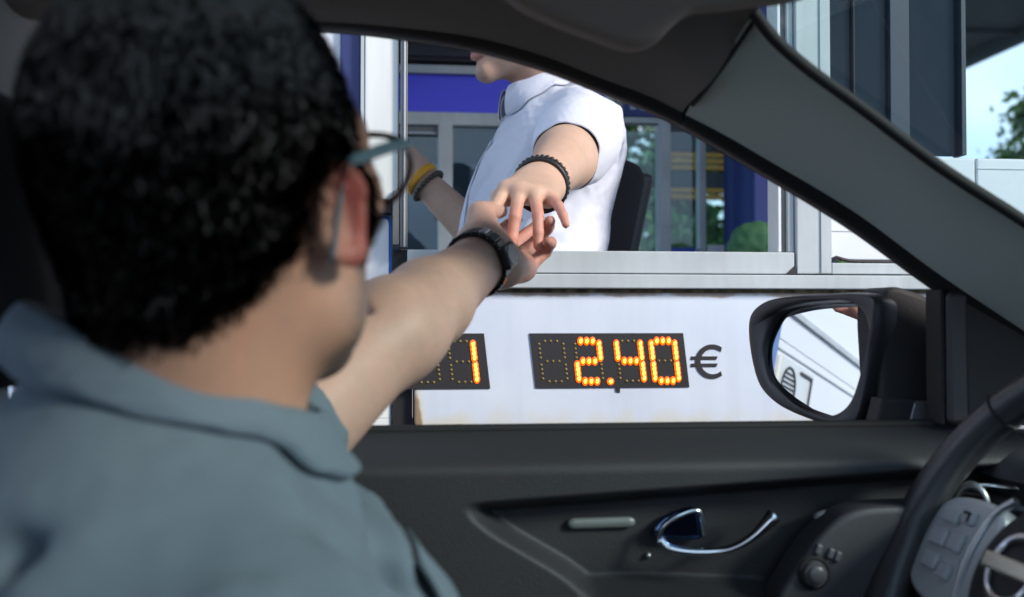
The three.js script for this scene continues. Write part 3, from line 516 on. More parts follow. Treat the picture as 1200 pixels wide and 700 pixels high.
  // door handle: chrome lever curving from a cup up to its tip
  { const c = [[0.2315, 1.048, -0.90], [0.238, 1.0415, -0.897], [0.262, 1.0375, -0.893], [0.292, 1.040, -0.890], [0.315, 1.0515, -0.889], [0.330, 1.0645, -0.890], [0.336, 1.070, -0.892]];
    const cu = curve(c), pts = cu.getPoints(40), lines = [[], [], [], [], [], [], [], []];
    pts.forEach((p, i) => { const t = i / 40, tw = 0.0035 + 0.0035 * smooth(0.55, 0.95, t), td = 0.004 + 0.004 * smooth(0.6, 1, t), tan = cu.getTangent(t), side = V(-tan.y, tan.x, 0).normalize(); for (let k = 0; k < 8; k++) { const a = k / 7 * Math.PI * 2; lines[k].push([p.x + side.x * tw * Math.cos(a), p.y + side.y * tw * Math.cos(a), p.z + td * Math.sin(a)]); } });
    const h = group('door_handle', door); mesh('lever', loft(lines, 50, 20), mat.chrome, h);
    mesh('cup', extrude(smoothLoop([[0.232, 1.050], [0.238, 1.0605], [0.252, 1.0675], [0.268, 1.070], [0.272, 1.058], [0.274, 1.048], [0.255, 1.0465]], 40), 0.004, 0.003, 3).translate(0, 0, -0.921), M({ color: lin(0.16, 0.26, 0.5), roughness: 0.12, metalness: 1 }), h);
    mesh('lever', tube([[0.231, 1.048, -0.905], [0.236, 1.060, -0.904], [0.25, 1.0685, -0.905], [0.270, 1.0715, -0.908], [0.275, 1.049, -0.908]], 0.0022, 40, 8), mat.chrome, h);
    mesh('screw', new THREE.SphereGeometry(0.003, 10, 8).translate(0.226, 1.028, -0.925), mat.satin, h);
  }
  // second pull and switch pod
  mesh('pull_edge', tube([[0.384, 1.058, -0.885], [0.383, 1.045, -0.882], [0.374, 1.030, -0.880], [0.362, 1.018, -0.880]], 0.004, 30, 8), mat.trimDark, door);
  mesh('pull_cap', new THREE.SphereGeometry(1, 20, 12).scale(0.026, 0.008, 0.01).translate(0.405, 1.0645, -0.905), mat.greyPlastic, door);
  { const pod = group('switch_pod', door);
    const top = extrude(smoothLoop([[0.335, 0.985], [0.352, 1.02], [0.375, 1.05], [0.40, 1.069], [0.44, 1.074], [0.50, 1.068], [0.49, 1.03], [0.445, 1.02], [0.415, 1.0], [0.40, 0.96], [0.36, 0.94]], 60), 0.03, 0.006, 4).translate(0, 0, -0.905); mesh('pod_body', boxUV(top), M({ color: lin(0.05, 0.05, 0.058), roughness: 0.5, bumpMap: grain, bumpScale: 0.0003 }), pod);
    mesh('mirror_knob', [new THREE.CylinderGeometry(0.0105, 0.0125, 0.008, 24).rotateX(Math.PI / 2).translate(0.364, 1.022, -0.866), new THREE.SphereGeometry(0.0085, 18, 10).scale(1, 1, 0.4).translate(0.364, 1.022, -0.861)], M({ color: lin(0.09, 0.09, 0.10), roughness: 0.35 }), pod);
    mesh('knob_ring', new THREE.TorusGeometry(0.0135, 0.0018, 8, 28).translate(0.364, 1.022, -0.868), mat.rubber, pod);
    for (const [x, y] of [[0.368, 1.0435], [0.3795, 1.0395], [0.386, 1.0365]]) mesh('switch_button', new RoundedBoxGeometry(0.0055, 0.009, 0.006, 2, 0.0015).rotateZ(-0.35).translate(x, y, -0.868), M({ color: lin(0.11, 0.11, 0.13), roughness: 0.4 }), pod);
  }
  // sail panel and front post of the window
  mesh('sail_panel', [extrude([[0.552, 1.146], [0.549, 1.272], [0.60, 1.238], [0.66, 1.20], [0.76, 1.146]], 0.01, 0.002, 2).translate(0, 0, -0.945)], mat.trimBlack, door);
  mesh('window_post', [box(0.526, 0.5485, 1.147, 1.277, -0.955, -0.926, 0.006)], M({ color: lin(0.045, 0.04, 0.044), roughness: 0.5 }), door);
  mesh('post_seal', [box(0.5215, 0.5255, 1.147, 1.279, -0.960, -0.931, 0.001)], mat.rubber, door);
  // ---- door mirror
  const dm = group('door_mirror', car);
  const GL = [[-0.064,0.057],[-0.016,0.065],[0.039,0.067],[0.071,0.067],[0.082,0.060],[0.079,0.026],[0.069,-0.018],[0.048,-0.056],[0.031,-0.064],[-0.003,-0.060],[-0.054,-0.045],[-0.081,-0.029],[-0.090,-0.004],[-0.087,0.028],[-0.078,0.046]];
  const HO = [[-0.124,0.038],[-0.119,0.056],[-0.096,0.070],[-0.046,0.076],[0.012,0.077],[0.064,0.077],[0.091,0.071],[0.094,0.051],[0.089,0.017],[0.076,-0.031],[0.061,-0.062],[0.037,-0.070],[-0.003,-0.067],[-0.070,-0.052],[-0.102,-0.032],[-0.116,-0.005]];
  const Mc = V(0.470, 1.201, -1.089), eh = V(0.31, 0, 0.95).normalize(), ev = V(0, 1, 0), en = V(-0.95, 0, 0.31).normalize();
  const inM = (a, b, c) => Mc.clone().addScaledVector(eh, a).addScaledVector(ev, b).addScaledVector(en, c);
  { const loop = smoothLoop(HO, 72), ctr = [-0.01, 0.005];
    const ring = (k, d) => loop.map(([a, b]) => inM(ctr[0] + (a - ctr[0]) * k, ctr[1] + (b - ctr[1]) * k, d)).map((v) => [v.x, v.y, v.z]);
    const close = (l) => [...l, l[0]];
    const gl = smoothLoop(GL, 72), gring = (k, d) => gl.map(([a, b]) => inM(-0.003 + (a + 0.003) * k, 0.004 + (b - 0.004) * k, d)).map((v) => [v.x, v.y, v.z]);
    mesh('housing', loft([gring(1.02, -0.014), gring(1.05, 0.000), ring(0.965, 0.012), ring(1.0, 0.006), ring(1.005, -0.012), ring(0.97, -0.045), ring(0.82, -0.078), ring(0.5, -0.098), ring(0.04, -0.103)].map(close), 144, 48), M({ color: lin(0.026, 0.027, 0.032), roughness: 0.4, bumpMap: grain, bumpScale: 0.0002 }), dm);
    const gs = new THREE.Shape(smoothLoop(GL, 90).map(([a, b]) => new THREE.Vector2((a + 0.003) * 1.015 - 0.003, (b - 0.004) * 1.015 + 0.004)));
    const gg = new THREE.ExtrudeGeometry(gs, { depth: 0.002, bevelEnabled: false });
    const gn = V(-0.95, MIRROR_PITCH, 0.31 + MIRROR_YAW).normalize(), gx = ev.clone().cross(gn).normalize(), gy = gn.clone().cross(gx);
    gg.applyMatrix4(new THREE.Matrix4().makeBasis(gx, gy, gn).setPosition(inM(0, 0, -0.011))); mesh('mirror_glass', gg, mat.mirror, dm);
    const arm = extrude(smoothLoop([[0.508, 1.277], [0.53, 1.274], [0.57, 1.255], [0.585, 1.21], [0.583, 1.165], [0.56, 1.160], [0.535, 1.160], [0.528, 1.135], [0.512, 1.131], [0.503, 1.16], [0.503, 1.22]], 60), 0.05, 0.006, 3).translate(0, 0, -1.06); mesh('mirror_arm', boxUV(arm), mat.trimBlack, dm);
    mesh('mirror_foot', [extrude([[0.480, 1.136], [0.488, 1.1655], [0.519, 1.164], [0.511, 1.136]], 0.02, 0.003, 2).translate(0, 0, -1.005)], mat.trimBlack, dm);
    mesh('foot_cap', [extrude([[0.513, 1.132], [0.522, 1.162], [0.575, 1.160], [0.575, 1.132]], 0.03, 0.003, 2).translate(0, 0, -1.015)], M({ color: lin(0.18, 0.19, 0.21), roughness: 0.35, clearcoat: 0.5 }), dm);
  }
  // ---- steering wheel
  const sw = group('steering_wheel', car, V(0.46, 1.06, -0.70));
  { const t = THREE.MathUtils.degToRad(28); sw.quaternion.setFromRotationMatrix(new THREE.Matrix4().makeBasis(V(0, 0, 1), V(Math.sin(t), Math.cos(t), 0), V(-Math.cos(t), Math.sin(t), 0)));
    const rim = new THREE.TorusGeometry(0.175, 0.0165, 20, 120); { const p = rim.attributes.position; for (let i = 0; i < p.count; i++) { const a = Math.atan2(p.getY(i), p.getX(i)), s = 1 + 0.16 * Math.exp(-(((Math.abs(Math.abs(a) - Math.PI) - 0.25) / 0.3) ** 2)); const R = Math.hypot(p.getX(i), p.getY(i)), q = 0.175 + (R - 0.175) * s; p.setXY(i, q * Math.cos(a), q * Math.sin(a)); } rim.computeVertexNormals(); }
    mesh('rim', boxUV(rim), mat.leather, sw);
    for (const a of [2.35, 0.79]) mesh('rim_joint', new THREE.TorusGeometry(0.0172, 0.0012, 6, 24).rotateX(Math.PI / 2).rotateZ(a).translate(0.175 * Math.cos(a), 0.175 * Math.sin(a), 0), mat.rubber, sw);
    const hub = surfaceNet((p) => sd.min(sd.ell(p, V(0, -0.005, 0.01), V(0.078, 0.072, 0.034)), sd.cap(p, V(0, -0.05, 0.0), V(0, -0.10, -0.01), 0.03, 0.026), 0.03), [-0.11, -0.16, -0.06], [0.11, 0.10, 0.07], 0.004);
    mesh('airbag_cover', boxUV(hub).translate(0, 0, -0.03), mat.trimDark, sw);
    for (const s of [-1, 1]) {
      const sp = mesh('spoke', boxUV(extrude(smoothLoop([[s * 0.07, 0.032], [s * 0.105, 0.040], [s * 0.152, 0.030], [s * 0.162, 0.0], [s * 0.152, -0.036], [s * 0.11, -0.05], [s * 0.066, -0.045]], 50), 0.012, 0.005, 3).translate(0, 0, -0.022)), M({ color: lin(0.55, 0.58, 0.60), roughness: 0.38, metalness: 0.3 }), sw);
      mesh('spoke_trim', tube([[s * 0.062, 0.052, -0.006], [s * 0.078, 0.035, -0.005], [s * 0.084, 0.0, -0.004], [s * 0.078, -0.045, -0.006]], 0.004, 30, 8), mat.satin, sw);
      for (const [a, b, w, h] of [[0.128, 0.022, 0.022, 0.012], [0.104, 0.026, 0.016, 0.012], [0.132, 0.002, 0.024, 0.016], [0.106, 0.003, 0.018, 0.018], [0.128, -0.02, 0.022, 0.014], [0.104, -0.024, 0.016, 0.014]]) mesh('button', new RoundedBoxGeometry(w, h, 0.006, 2, 0.002).translate(s * a, b, -0.0025), M({ color: lin(0.42, 0.44, 0.46), roughness: 0.4 }), sp);
      for (const [a, b, w, h] of [[0.104, 0.029, 0.010, 0.0025], [0.100, 0.025, 0.002, 0.007]]) mesh('button_mark', new THREE.BoxGeometry(w, h, 0.001).translate(s * a, b, 0.0012), mat.rubber, sp);
    }
    const em = group('emblem', sw);
    mesh('emblem_ring', new THREE.TorusGeometry(0.0255, 0.0035, 12, 48).scale(1, 1, 0.7).translate(0, -0.002, 0.0145), mat.chrome, em);
    mesh('emblem_bar', new RoundedBoxGeometry(0.066, 0.0135, 0.005, 3, 0.0022).translate(0, -0.002, 0.0165), M({ color: lin(0.72, 0.70, 0.58), roughness: 0.25, metalness: 0.8 }), em);
    mesh('column', bar([0, -0.01, 0.0], [0, -0.02, -0.22], 0.05, 0.06), mat.trimBlack, sw);
  }
  // ---- dashboard
  const dash = group('dashboard', car);
  { const prof = (dx, z) => [[1.0 + dx, 1.075, z], [0.75 + dx, 1.125, z], [0.60 + dx, 1.128, z], [0.56 + dx, 1.115, z], [0.55 + dx, 1.102, z]];
    const st = [[0.0, -0.935], [0.0, -0.86], [0.03, -0.75], [0.06, -0.6], [0.08, -0.25], [0.08, 0.1], [0.0, 0.43]];
    const L = [0, 1, 2, 3, 4].map((k) => st.map(([d, z]) => prof(d, z)[k]));
    mesh('dash_top', loft(L, 40, 20), M({ color: lin(0.045, 0.047, 0.054), roughness: 0.6, bumpMap: grain, bumpScale: 0.0005 }), dash);
    const L2 = [[0.556, 1.100], [0.556, 1.085], [0.552, 1.05], [0.56, 0.98], [0.62, 0.80], [0.70, 0.45]].map(([x, y]) => st.map(([d, z]) => [x + d, y, z]));
    mesh('dash_face', loft(L2, 40, 20), mat.trimDark, dash);
    mesh('chrome_strip', tube([[0.517, 1.0955, -0.885], [0.535, 1.095, -0.882], [0.553, 1.0945, -0.872], [0.575, 1.0945, -0.80], [0.60, 1.0945, -0.70]], 0.0028, 40, 8), mat.chrome, dash);
    const vent = group('air_vent', dash);
    mesh('vent_frame', new THREE.TorusGeometry(0.021, 0.003, 8, 40).scale(0.75, 1.25, 1).rotateY(-0.9).translate(0.515, 1.072, -0.868), mat.satin, vent);
    mesh('vent_back', new THREE.CylinderGeometry(0.02, 0.02, 0.004, 28).rotateX(Math.PI / 2).scale(0.75, 1.25, 1).rotateY(-0.9).translate(0.522, 1.072, -0.877), mat.rubber, vent);
    for (let k = -2; k <= 2; k++) mesh('vent_slat', new THREE.BoxGeometry(0.026, 0.0012, 0.008).rotateY(-0.9).translate(0.519, 1.072 + k * 0.0085, -0.872), mat.trimDark, vent);
    mesh('vent_accent', tube([[0.489, 1.083, -0.862], [0.485, 1.072, -0.861], [0.481, 1.060, -0.861]], 0.003, 16, 8), mat.chrome, vent);
    mesh('vent_shell', boxUV(new RoundedBoxGeometry(0.09, 0.06, 0.04, 4, 0.015).rotateY(-0.9).translate(0.545, 1.056, -0.893)), mat.trimDark, vent);
    mesh('lower_rail', tube([[0.55, 1.078, -0.86], [0.575, 1.077, -0.80], [0.60, 1.077, -0.70]], 0.0035, 20, 8), mat.greyPlastic, dash);
    mesh('instrument_hood', loft([[[0.60, 1.10, -0.80], [0.60, 1.155, -0.765], [0.60, 1.17, -0.70], [0.60, 1.10, -0.56]], [[0.72, 1.12, -0.80], [0.72, 1.165, -0.765], [0.72, 1.18, -0.70], [0.72, 1.12, -0.56]]], 24, 8, 0.004), mat.trimBlack, dash);
  }
  // ---- B-pillar with belt anchor
  const bp = group('door_pillar', car);
  mesh('pillar_trim', loft([[[-0.46, 1.52, -0.80], [-0.455, 1.3, -0.86], [-0.45, 1.0, -0.90], [-0.45, 0.5, -0.90]], [[-0.39, 1.52, -0.79], [-0.385, 1.3, -0.845], [-0.38, 1.0, -0.885], [-0.37, 0.5, -0.885]], [[-0.335, 1.52, -0.80], [-0.33, 1.3, -0.85], [-0.335, 1.0, -0.89], [-0.30, 0.5, -0.885]], [[-0.308, 1.52, -0.83], [-0.305, 1.3, -0.875], [-0.315, 1.0, -0.91], [-0.28, 0.5, -0.90]], [[-0.30, 1.52, -0.86], [-0.297, 1.3, -0.895], [-0.305, 1.0, -0.925], [-0.27, 0.5, -0.92]]], 30, 24, 0.004), M({ color: lin(0.42, 0.41, 0.40), roughness: 0.75, bumpMap: grainFine, bumpScale: 0.0002 }), bp);
  mesh('pillar_cap', new THREE.SphereGeometry(1, 24, 16).scale(0.035, 0.02, 0.025).translate(-0.295, 1.512, -0.835), mat.visor, bp);
  mesh('belt_guide', [new RoundedBoxGeometry(0.035, 0.075, 0.02, 4, 0.009).rotateZ(0.08).translate(-0.322, 1.365, -0.835)], M({ color: lin(0.16, 0.165, 0.165), roughness: 0.45 }), bp);
  mesh('belt_loop', tube([[-0.305, 1.335, -0.828], [-0.297, 1.32, -0.826], [-0.290, 1.318, -0.826], [-0.2935, 1.345, -0.828], [-0.300, 1.372, -0.83]], 0.0028, 30, 8), M({ color: lin(0.1, 0.1, 0.1), roughness: 0.5 }), bp);
  mesh('seat_belt', loft([[[-0.338, 1.35, -0.822], [-0.345, 1.2, -0.80], [-0.36, 0.95, -0.80], [-0.37, 0.6, -0.84]], [[-0.305, 1.34, -0.822], [-0.31, 1.2, -0.79], [-0.32, 0.95, -0.79], [-0.33, 0.6, -0.83]]], 20, 3, 0.0015), mat.belt, bp);
  // ---- driver's seat
  const seat = group('driver_seat', car);
  mesh('headrest', boxUV(new RoundedBoxGeometry(0.10, 0.19, 0.26, 5, 0.045).rotateZ(0.15).translate(-0.268, 1.30, -0.705)), mat.seat, seat);
  for (const z of [-0.70, -0.58]) mesh('headrest_post', bar([-0.30, 1.08, z - 0.06], [-0.272, 1.25, z - 0.06], 0.007), mat.chrome, seat);
  mesh('seat_back', boxUV(new RoundedBoxGeometry(0.13, 0.66, 0.48, 6, 0.055).rotateZ(0.16).translate(-0.315, 0.85, -0.64)), mat.seat, seat);
  mesh('seat_cushion', boxUV(new RoundedBoxGeometry(0.52, 0.14, 0.50, 5, 0.06).rotateZ(0.1).translate(-0.06, 0.60, -0.64)), mat.seat, seat);
  mesh('seat_rail', [box(-0.28, 0.16, 0.405, 0.54, -0.84, -0.80, 0.004), box(-0.28, 0.16, 0.405, 0.54, -0.48, -0.44, 0.004)], mat.trimBlack, seat);
  // ---- rest of the body, out of frame but round the camera
  mesh('floor_pan', [box(-1.7, 0.95, 0.32, 0.40, -0.94, 0.44, 0.01)], mat.seat, car);
  mesh('front_bulkhead', [box(0.72, 0.78, 0.40, 1.06, -0.94, 0.44, 0.01)], mat.trimBlack, car);
  mesh('passenger_door', [box(-0.42, 0.85, 0.35, 1.14, 0.40, 0.545, 0.03)], mat.trimDark, car);
  mesh('rear_door', [box(-1.7, -0.43, 0.35, 1.14, 0.40, 0.545, 0.03), box(-1.7, -0.43, 0.35, 1.14, -1.045, -0.90, 0.03)], mat.trimDark, car);
  mesh('rear_bench', [box(-1.62, -1.45, 0.5, 1.25, -0.88, 0.38, 0.06), box(-1.45, -0.95, 0.405, 0.62, -0.88, 0.38, 0.05)], mat.seat, car);
  mesh('tail_panel', [box(-1.76, -1.705, 0.35, 1.14, -1.02, 0.52, 0.02)], mat.carPaint, car);
  mesh('bonnet', loft([[[0.90, 1.06, -0.98], [1.3, 1.03, -0.98], [1.75, 0.93, -0.93]], [[0.98, 1.085, -0.6], [1.35, 1.06, -0.6], [1.85, 0.95, -0.6]], [[1.0, 1.09, -0.25], [1.38, 1.065, -0.25], [1.88, 0.955, -0.25]], [[0.98, 1.085, 0.1], [1.35, 1.06, 0.1], [1.85, 0.95, 0.1]], [[0.90, 1.06, 0.48], [1.3, 1.03, 0.48], [1.75, 0.93, 0.43]]], 20, 20, 0.01), mat.carPaint, car);
  mesh('front_wing', [box(0.86, 1.78, 0.42, 1.02, -1.03, -0.985, 0.02), box(0.86, 1.78, 0.42, 1.02, 0.485, 0.53, 0.02), box(1.78, 1.86, 0.35, 0.92, -0.95, 0.45, 0.03)], mat.carPaint, car);
  for (const x of [-1.35, 1.32]) for (const z of [-0.93, 0.43]) mesh('wheel', [new THREE.TorusGeometry(0.22, 0.105, 14, 36).translate(x, 0.331, z), new THREE.CylinderGeometry(0.2, 0.2, 0.16, 24).rotateX(Math.PI / 2).translate(x, 0.331, z)], mat.rubber, car);
}

// ------------------------------------------------------------------ people
const basis = (f, up = V(0, 1, 0)) => { const F = f.clone().normalize(), L = up.clone().cross(F).normalize(), U = F.clone().cross(L); return { F, L, U }; };  // local x = person's left, y up, z forward
const toWorld = (b, o, s, x, y, z) => V(o.x + s * (b.L.x * x + b.U.x * y + b.F.x * z), o.y + s * (b.L.y * x + b.U.y * y + b.F.y * z), o.z + s * (b.L.z * x + b.U.z * y + b.F.z * z));
const toLocal = (b, o, s, p) => { const x = p.x - o.x, y = p.y - o.y, z = p.z - o.z; return { x: (x * b.L.x + y * b.L.y + z * b.L.z) / s, y: (x * b.U.x + y * b.U.y + z * b.U.z) / s, z: (x * b.F.x + y * b.F.y + z * b.F.z) / s }; };
// a head about the midpoint between the ear canals
function headField(q, o = {}) {
  const p = { x: Math.abs(q.x), y: q.y, z: q.z }, m = sd.min;
  let d = sd.ell(p, V(0, 0.045, -0.009), V(0.0735, 0.089, 0.094));
  d = m(d, sd.ell(p, V(0, -0.012, 0.035), V(0.061, 0.085, 0.060)), 0.03);
  d = m(d, sd.cap(p, V(0.050, -0.058, 0.008), V(0.0, -0.100, 0.070), 0.022, 0.018), 0.035);
  d = m(d, sd.ell(p, V(0, -0.101, 0.080), V(0.020, 0.015, 0.014)), 0.02);
  d = m(d, sd.cap(p, V(0.012, 0.034, 0.090), V(0.045, 0.034, 0.070), 0.010, 0.010), 0.02);
  d = m(d, sd.cap(p, V(0.045, -0.005, 0.066), V(0.062, -0.002, 0.03), 0.014, 0.012), 0.03);
  d = sd.cut(d, sd.ell(p, V(0.031, 0.012, 0.108), V(0.017, 0.011, 0.016)), 0.012);
  d = m(d, sd.ell(p, V(0.031, 0.011, 0.080), V(0.013, 0.010, 0.013)), 0.006);
  d = m(d, sd.cap(p, V(0, 0.018, 0.095), V(0, -0.030, 0.116), 0.008, 0.0115), 0.012);
  d = m(d, sd.ell(p, V(0.011, -0.034, 0.106), V(0.008, 0.007, 0.009)), 0.008);
  d = m(d, sd.cap(p, V(0, -0.062, 0.099), V(0.020, -0.064, 0.088), 0.0065, 0.004), 0.006);
  d = m(d, sd.cap(p, V(0, -0.074, 0.098), V(0.018, -0.072, 0.087), 0.0075, 0.0045), 0.006);
  d = sd.cut(d, sd.cap(p, V(0, -0.0675, 0.106), V(0.024, -0.068, 0.089), 0.0018, 0.0015), 0.004);
  // ear: a tilted dish with a rolled rim and a lobe
  const ex = p.x - 0.080, ey = p.y + 0.002, ez = p.z + 0.010, ca = 0.86, sa = 0.5, u = ex * ca - ez * sa, w = ex * sa + ez * ca, E_S = 1.25, e = { x: u * E_S, y: (ey - w * 0.18) * E_S, z: w * E_S };
  let ear = sd.ell(e, V(0, 0, 0), V(0.0065, 0.031, 0.018));
  ear = m(ear, sd.ell(e, V(-0.002, -0.026, 0.006), V(0.006, 0.011, 0.010)), 0.006);
  ear = sd.cut(ear, sd.ell(e, V(0.009, -0.003, 0.001), V(0.009, 0.019, 0.010)), 0.004);
  const rr = Math.hypot(e.y / 1.7, e.z), rim = Math.hypot(e.x - 0.004, (rr - 0.0162)) - 0.0034; ear = m(ear, e.z > 0.008 && e.y < 0.006 ? 1 : rim, 0.004);
  d = m(d, ear / E_S, 0.006);
  return d;
}
// a hand: local x towards the thumb, y along the fingers, z out of the palm
function handBones(w, h, n, t, s, pose) {
  const at = (x, y, z) => V(w.x + s * (t.x * x + h.x * y + n.x * z), w.y + s * (t.y * x + h.y * y + n.y * z), w.z + s * (t.z * x + h.z * y + n.z * z));
  const B = [], cap = (a, b, r1, r2, k) => B.push([at(...a), at(...b), r1 * s, r2 * s, k * s]);
  const mcp = [[0.030, 0.088, 0], [0.009, 0.092, -0.002], [-0.012, 0.087, -0.001], [-0.031, 0.077, 0.003]], len = [[0.044, 0.025, 0.019], [0.048, 0.029, 0.020], [0.045, 0.027, 0.020], [0.035, 0.020, 0.018]], rad = [0.0092, 0.0094, 0.0088, 0.0078];
  mcp.forEach((m, i) => cap([m[0] * 0.55, 0.008, 0.0], m, 0.017, 0.0125, 0.018));
  cap([-0.022, 0.012, 0.006], [-0.028, 0.062, 0.008], 0.016, 0.013, 0.016);
  mcp.forEach((m, i) => {
    const [sp, ...fl] = pose.fingers[i]; let a = 0, p = m; const side = sp;
    fl.forEach((f, k) => { a += f; const L = len[i][k], q = [p[0] + Math.sin(side) * L * Math.cos(a), p[1] + Math.cos(side) * L * Math.cos(a), p[2] + L * Math.sin(a)]; cap(p, q, rad[i] * (1 - 0.08 * k) * (k ? 1 : 1.06), rad[i] * (0.95 - 0.09 * k), k ? 0.003 : 0.006); p = q; });
  });
  const th = pose.thumb; cap([0.018, 0.018, 0.008], th[0], 0.021, 0.0155, 0.018); cap(th[0], th[1], 0.0118, 0.0102, 0.006); cap(th[1], th[2], 0.0105, 0.0085, 0.003);
  return B;
}
const bonesField = (p, B, d = 1e3) => { for (const b of B) d = sd.min(d, sd.cap(p, b[0], b[1], b[2], b[3]), b[4]); return d; };
const skinTone = (base, red) => (x, y, z) => { const n = fbm(x * 38, y * 38, z * 38, 3), f = fbm(x * 160, y * 160, z * 160, 2), k = 1 + 0.16 * n + 0.12 * f; return [base[0] * k, base[1] * (k - 0.10 * n * red), base[2] * (k - 0.12 * n * red)]; };
const skinMat = M({ color: 0xffffff, vertexColors: true, roughness: 0.5, sheen: 0.15, specularIntensity: 0.6 });
const hairMat = M({ color: 0xffffff, vertexColors: true, roughness: 1, specularIntensity: 0.08 });
function mergeSkin(list) { return mergeGeometries(list.map((g) => { g.deleteAttribute('uv'); return g; })); }
// hair: an uneven cap over the scalp and thousands of short strands
function hairOn(field, lo, hi, inside, toL, opt) {
  const g = surfaceNet((p) => { const l = toL(p); return Math.max(field(p) - opt.thick - opt.thick * 0.2 * N3(p.x * 90, p.y * 90, p.z * 90), (inside(l) + 0.009) * 0.7 + 0.002 * N3(p.x * 150, p.y * 150, p.z * 150)); }, lo, hi, 0.004, (x, y, z) => { const k = opt.tone(toL({ x, y, z })) * (0.9 + 0.2 * fbm(x * 60, y * 60, z * 60, 3)); return [k, k * 0.94, k * 0.86]; });
  const sk = surfaceNet((p) => Math.max(field(p) - 0.0005, (inside(toL(p)) - 0.008) * 0.7), lo, hi, 0.005); const P = sk.attributes.position, Nn = sk.attributes.normal, r = rng(opt.seed), pos = [], nor = [], col = [], v = V(), n = V(), d = V(), s = V();
  for (let k = 0; k < opt.count; k++) {
    const i = Math.floor(r() * P.count); v.fromBufferAttribute(P, i); n.fromBufferAttribute(Nn, i);
    const l = toL(v); if (inside(l) > 0.004 - 0.012 * r() * r()) continue;
    { s.set(r() - 0.5, r() - 0.5, r() - 0.5).multiplyScalar(0.011); v.add(s.addScaledVector(n, -s.dot(n))); } v.addScaledVector(n, 0.0012);
    d.copy(opt.flow(l)).addScaledVector(n, 0.06 + 0.16 * r()); d.x += (r() - 0.5) * 0.9 + 0.06 * N3(v.x * 45, v.y * 45, v.z * 45); d.y += (r() - 0.5) * 0.6; d.z += (r() - 0.5) * 0.9 + 0.06 * N3(v.z * 45, v.x * 45, v.y * 45); d.normalize();
    s.copy(d).cross(n).normalize().multiplyScalar(0.0003 + 0.0003 * r());
    const L = opt.len * (0.6 + 0.8 * r()), a = v.clone().add(s), b = v.clone().sub(s), c = v.clone().addScaledVector(d, L).addScaledVector(n, -L * 0.15), m = v.clone().addScaledVector(d, L * 0.55).addScaledVector(n, L * 0.08), m1 = m.clone().addScaledVector(s, 0.8), m2 = m.clone().addScaledVector(s, -0.8);
    const grey = r() < opt.grey(l) ? Math.min(0.55, opt.tone(l) * (1.6 + 2.4 * r())) : opt.tone(l) * (0.7 + 0.6 * r());
    for (const q of [a, b, m1, m1, b, m2, m1, m2, c]) { pos.push(q.x, q.y, q.z); nor.push(n.x, n.y, n.z); col.push(grey, grey * 0.95, grey * 0.88); }
  }
  const t = new THREE.BufferGeometry(); t.setAttribute('position', new THREE.Float32BufferAttribute(pos, 3)); t.setAttribute('normal', new THREE.Float32BufferAttribute(nor, 3)); t.setAttribute('color', new THREE.Float32BufferAttribute(col, 3));
  return mergeGeometries([g.toNonIndexed(), t]);
}
// a turned-down shirt collar round the neck
function collar(cloth, c, fwd, left, a, b, drop, h, wing, gap, tilt = 0) {
  const sect = (t) => { // points of the section: inside bottom, inside top, fold, outside mid, outside edge
    const k = Math.max(0, 1 - Math.abs(t) / (Math.PI)), front = Math.cos(t), P = (r, y) => { const ca = Math.cos(t), sa = Math.sin(t), q = c.clone().addScaledVector(fwd, a * ca * (1 + r)).addScaledVector(left, b * sa * (1 + r)); q.y += y - drop * front + tilt * sa + 0.0025 * N3(t * 3, r * 9, y * 40); return [q.x, q.y, q.z]; };
    const w = wing * Math.pow(Math.max(0, (front + 0.3) / 1.3), 2);
    const lay = ([x, y, z], off) => { const q = { x, y, z }; if (cloth(q) < 0.02) { const s = ontoSurface(cloth, q, off); return [s.x, s.y, s.z]; } return [x, y, z]; };
    return [P(-0.02, -0.012), P(0.0, h * 0.8), P(0.05, h), P(0.11, h * 0.86), P(0.19, h * 0.35 - w * 0.4), lay(P(0.25, -h * 0.1 - w), 0.006), lay(P(0.245, -h * 0.12 - w), 0.0035), P(0.165, h * 0.3 - w * 0.4), P(0.06, h * 0.6)];
  };
  const st = []; for (let i = 0; i <= 40; i++) st.push(sect(mix(gap, Math.PI * 2 - gap, i / 40)));
  return boxUV(loft(st[0].map((_, k) => st.map((s) => s[k])), 80, 32, 0.0012));
}

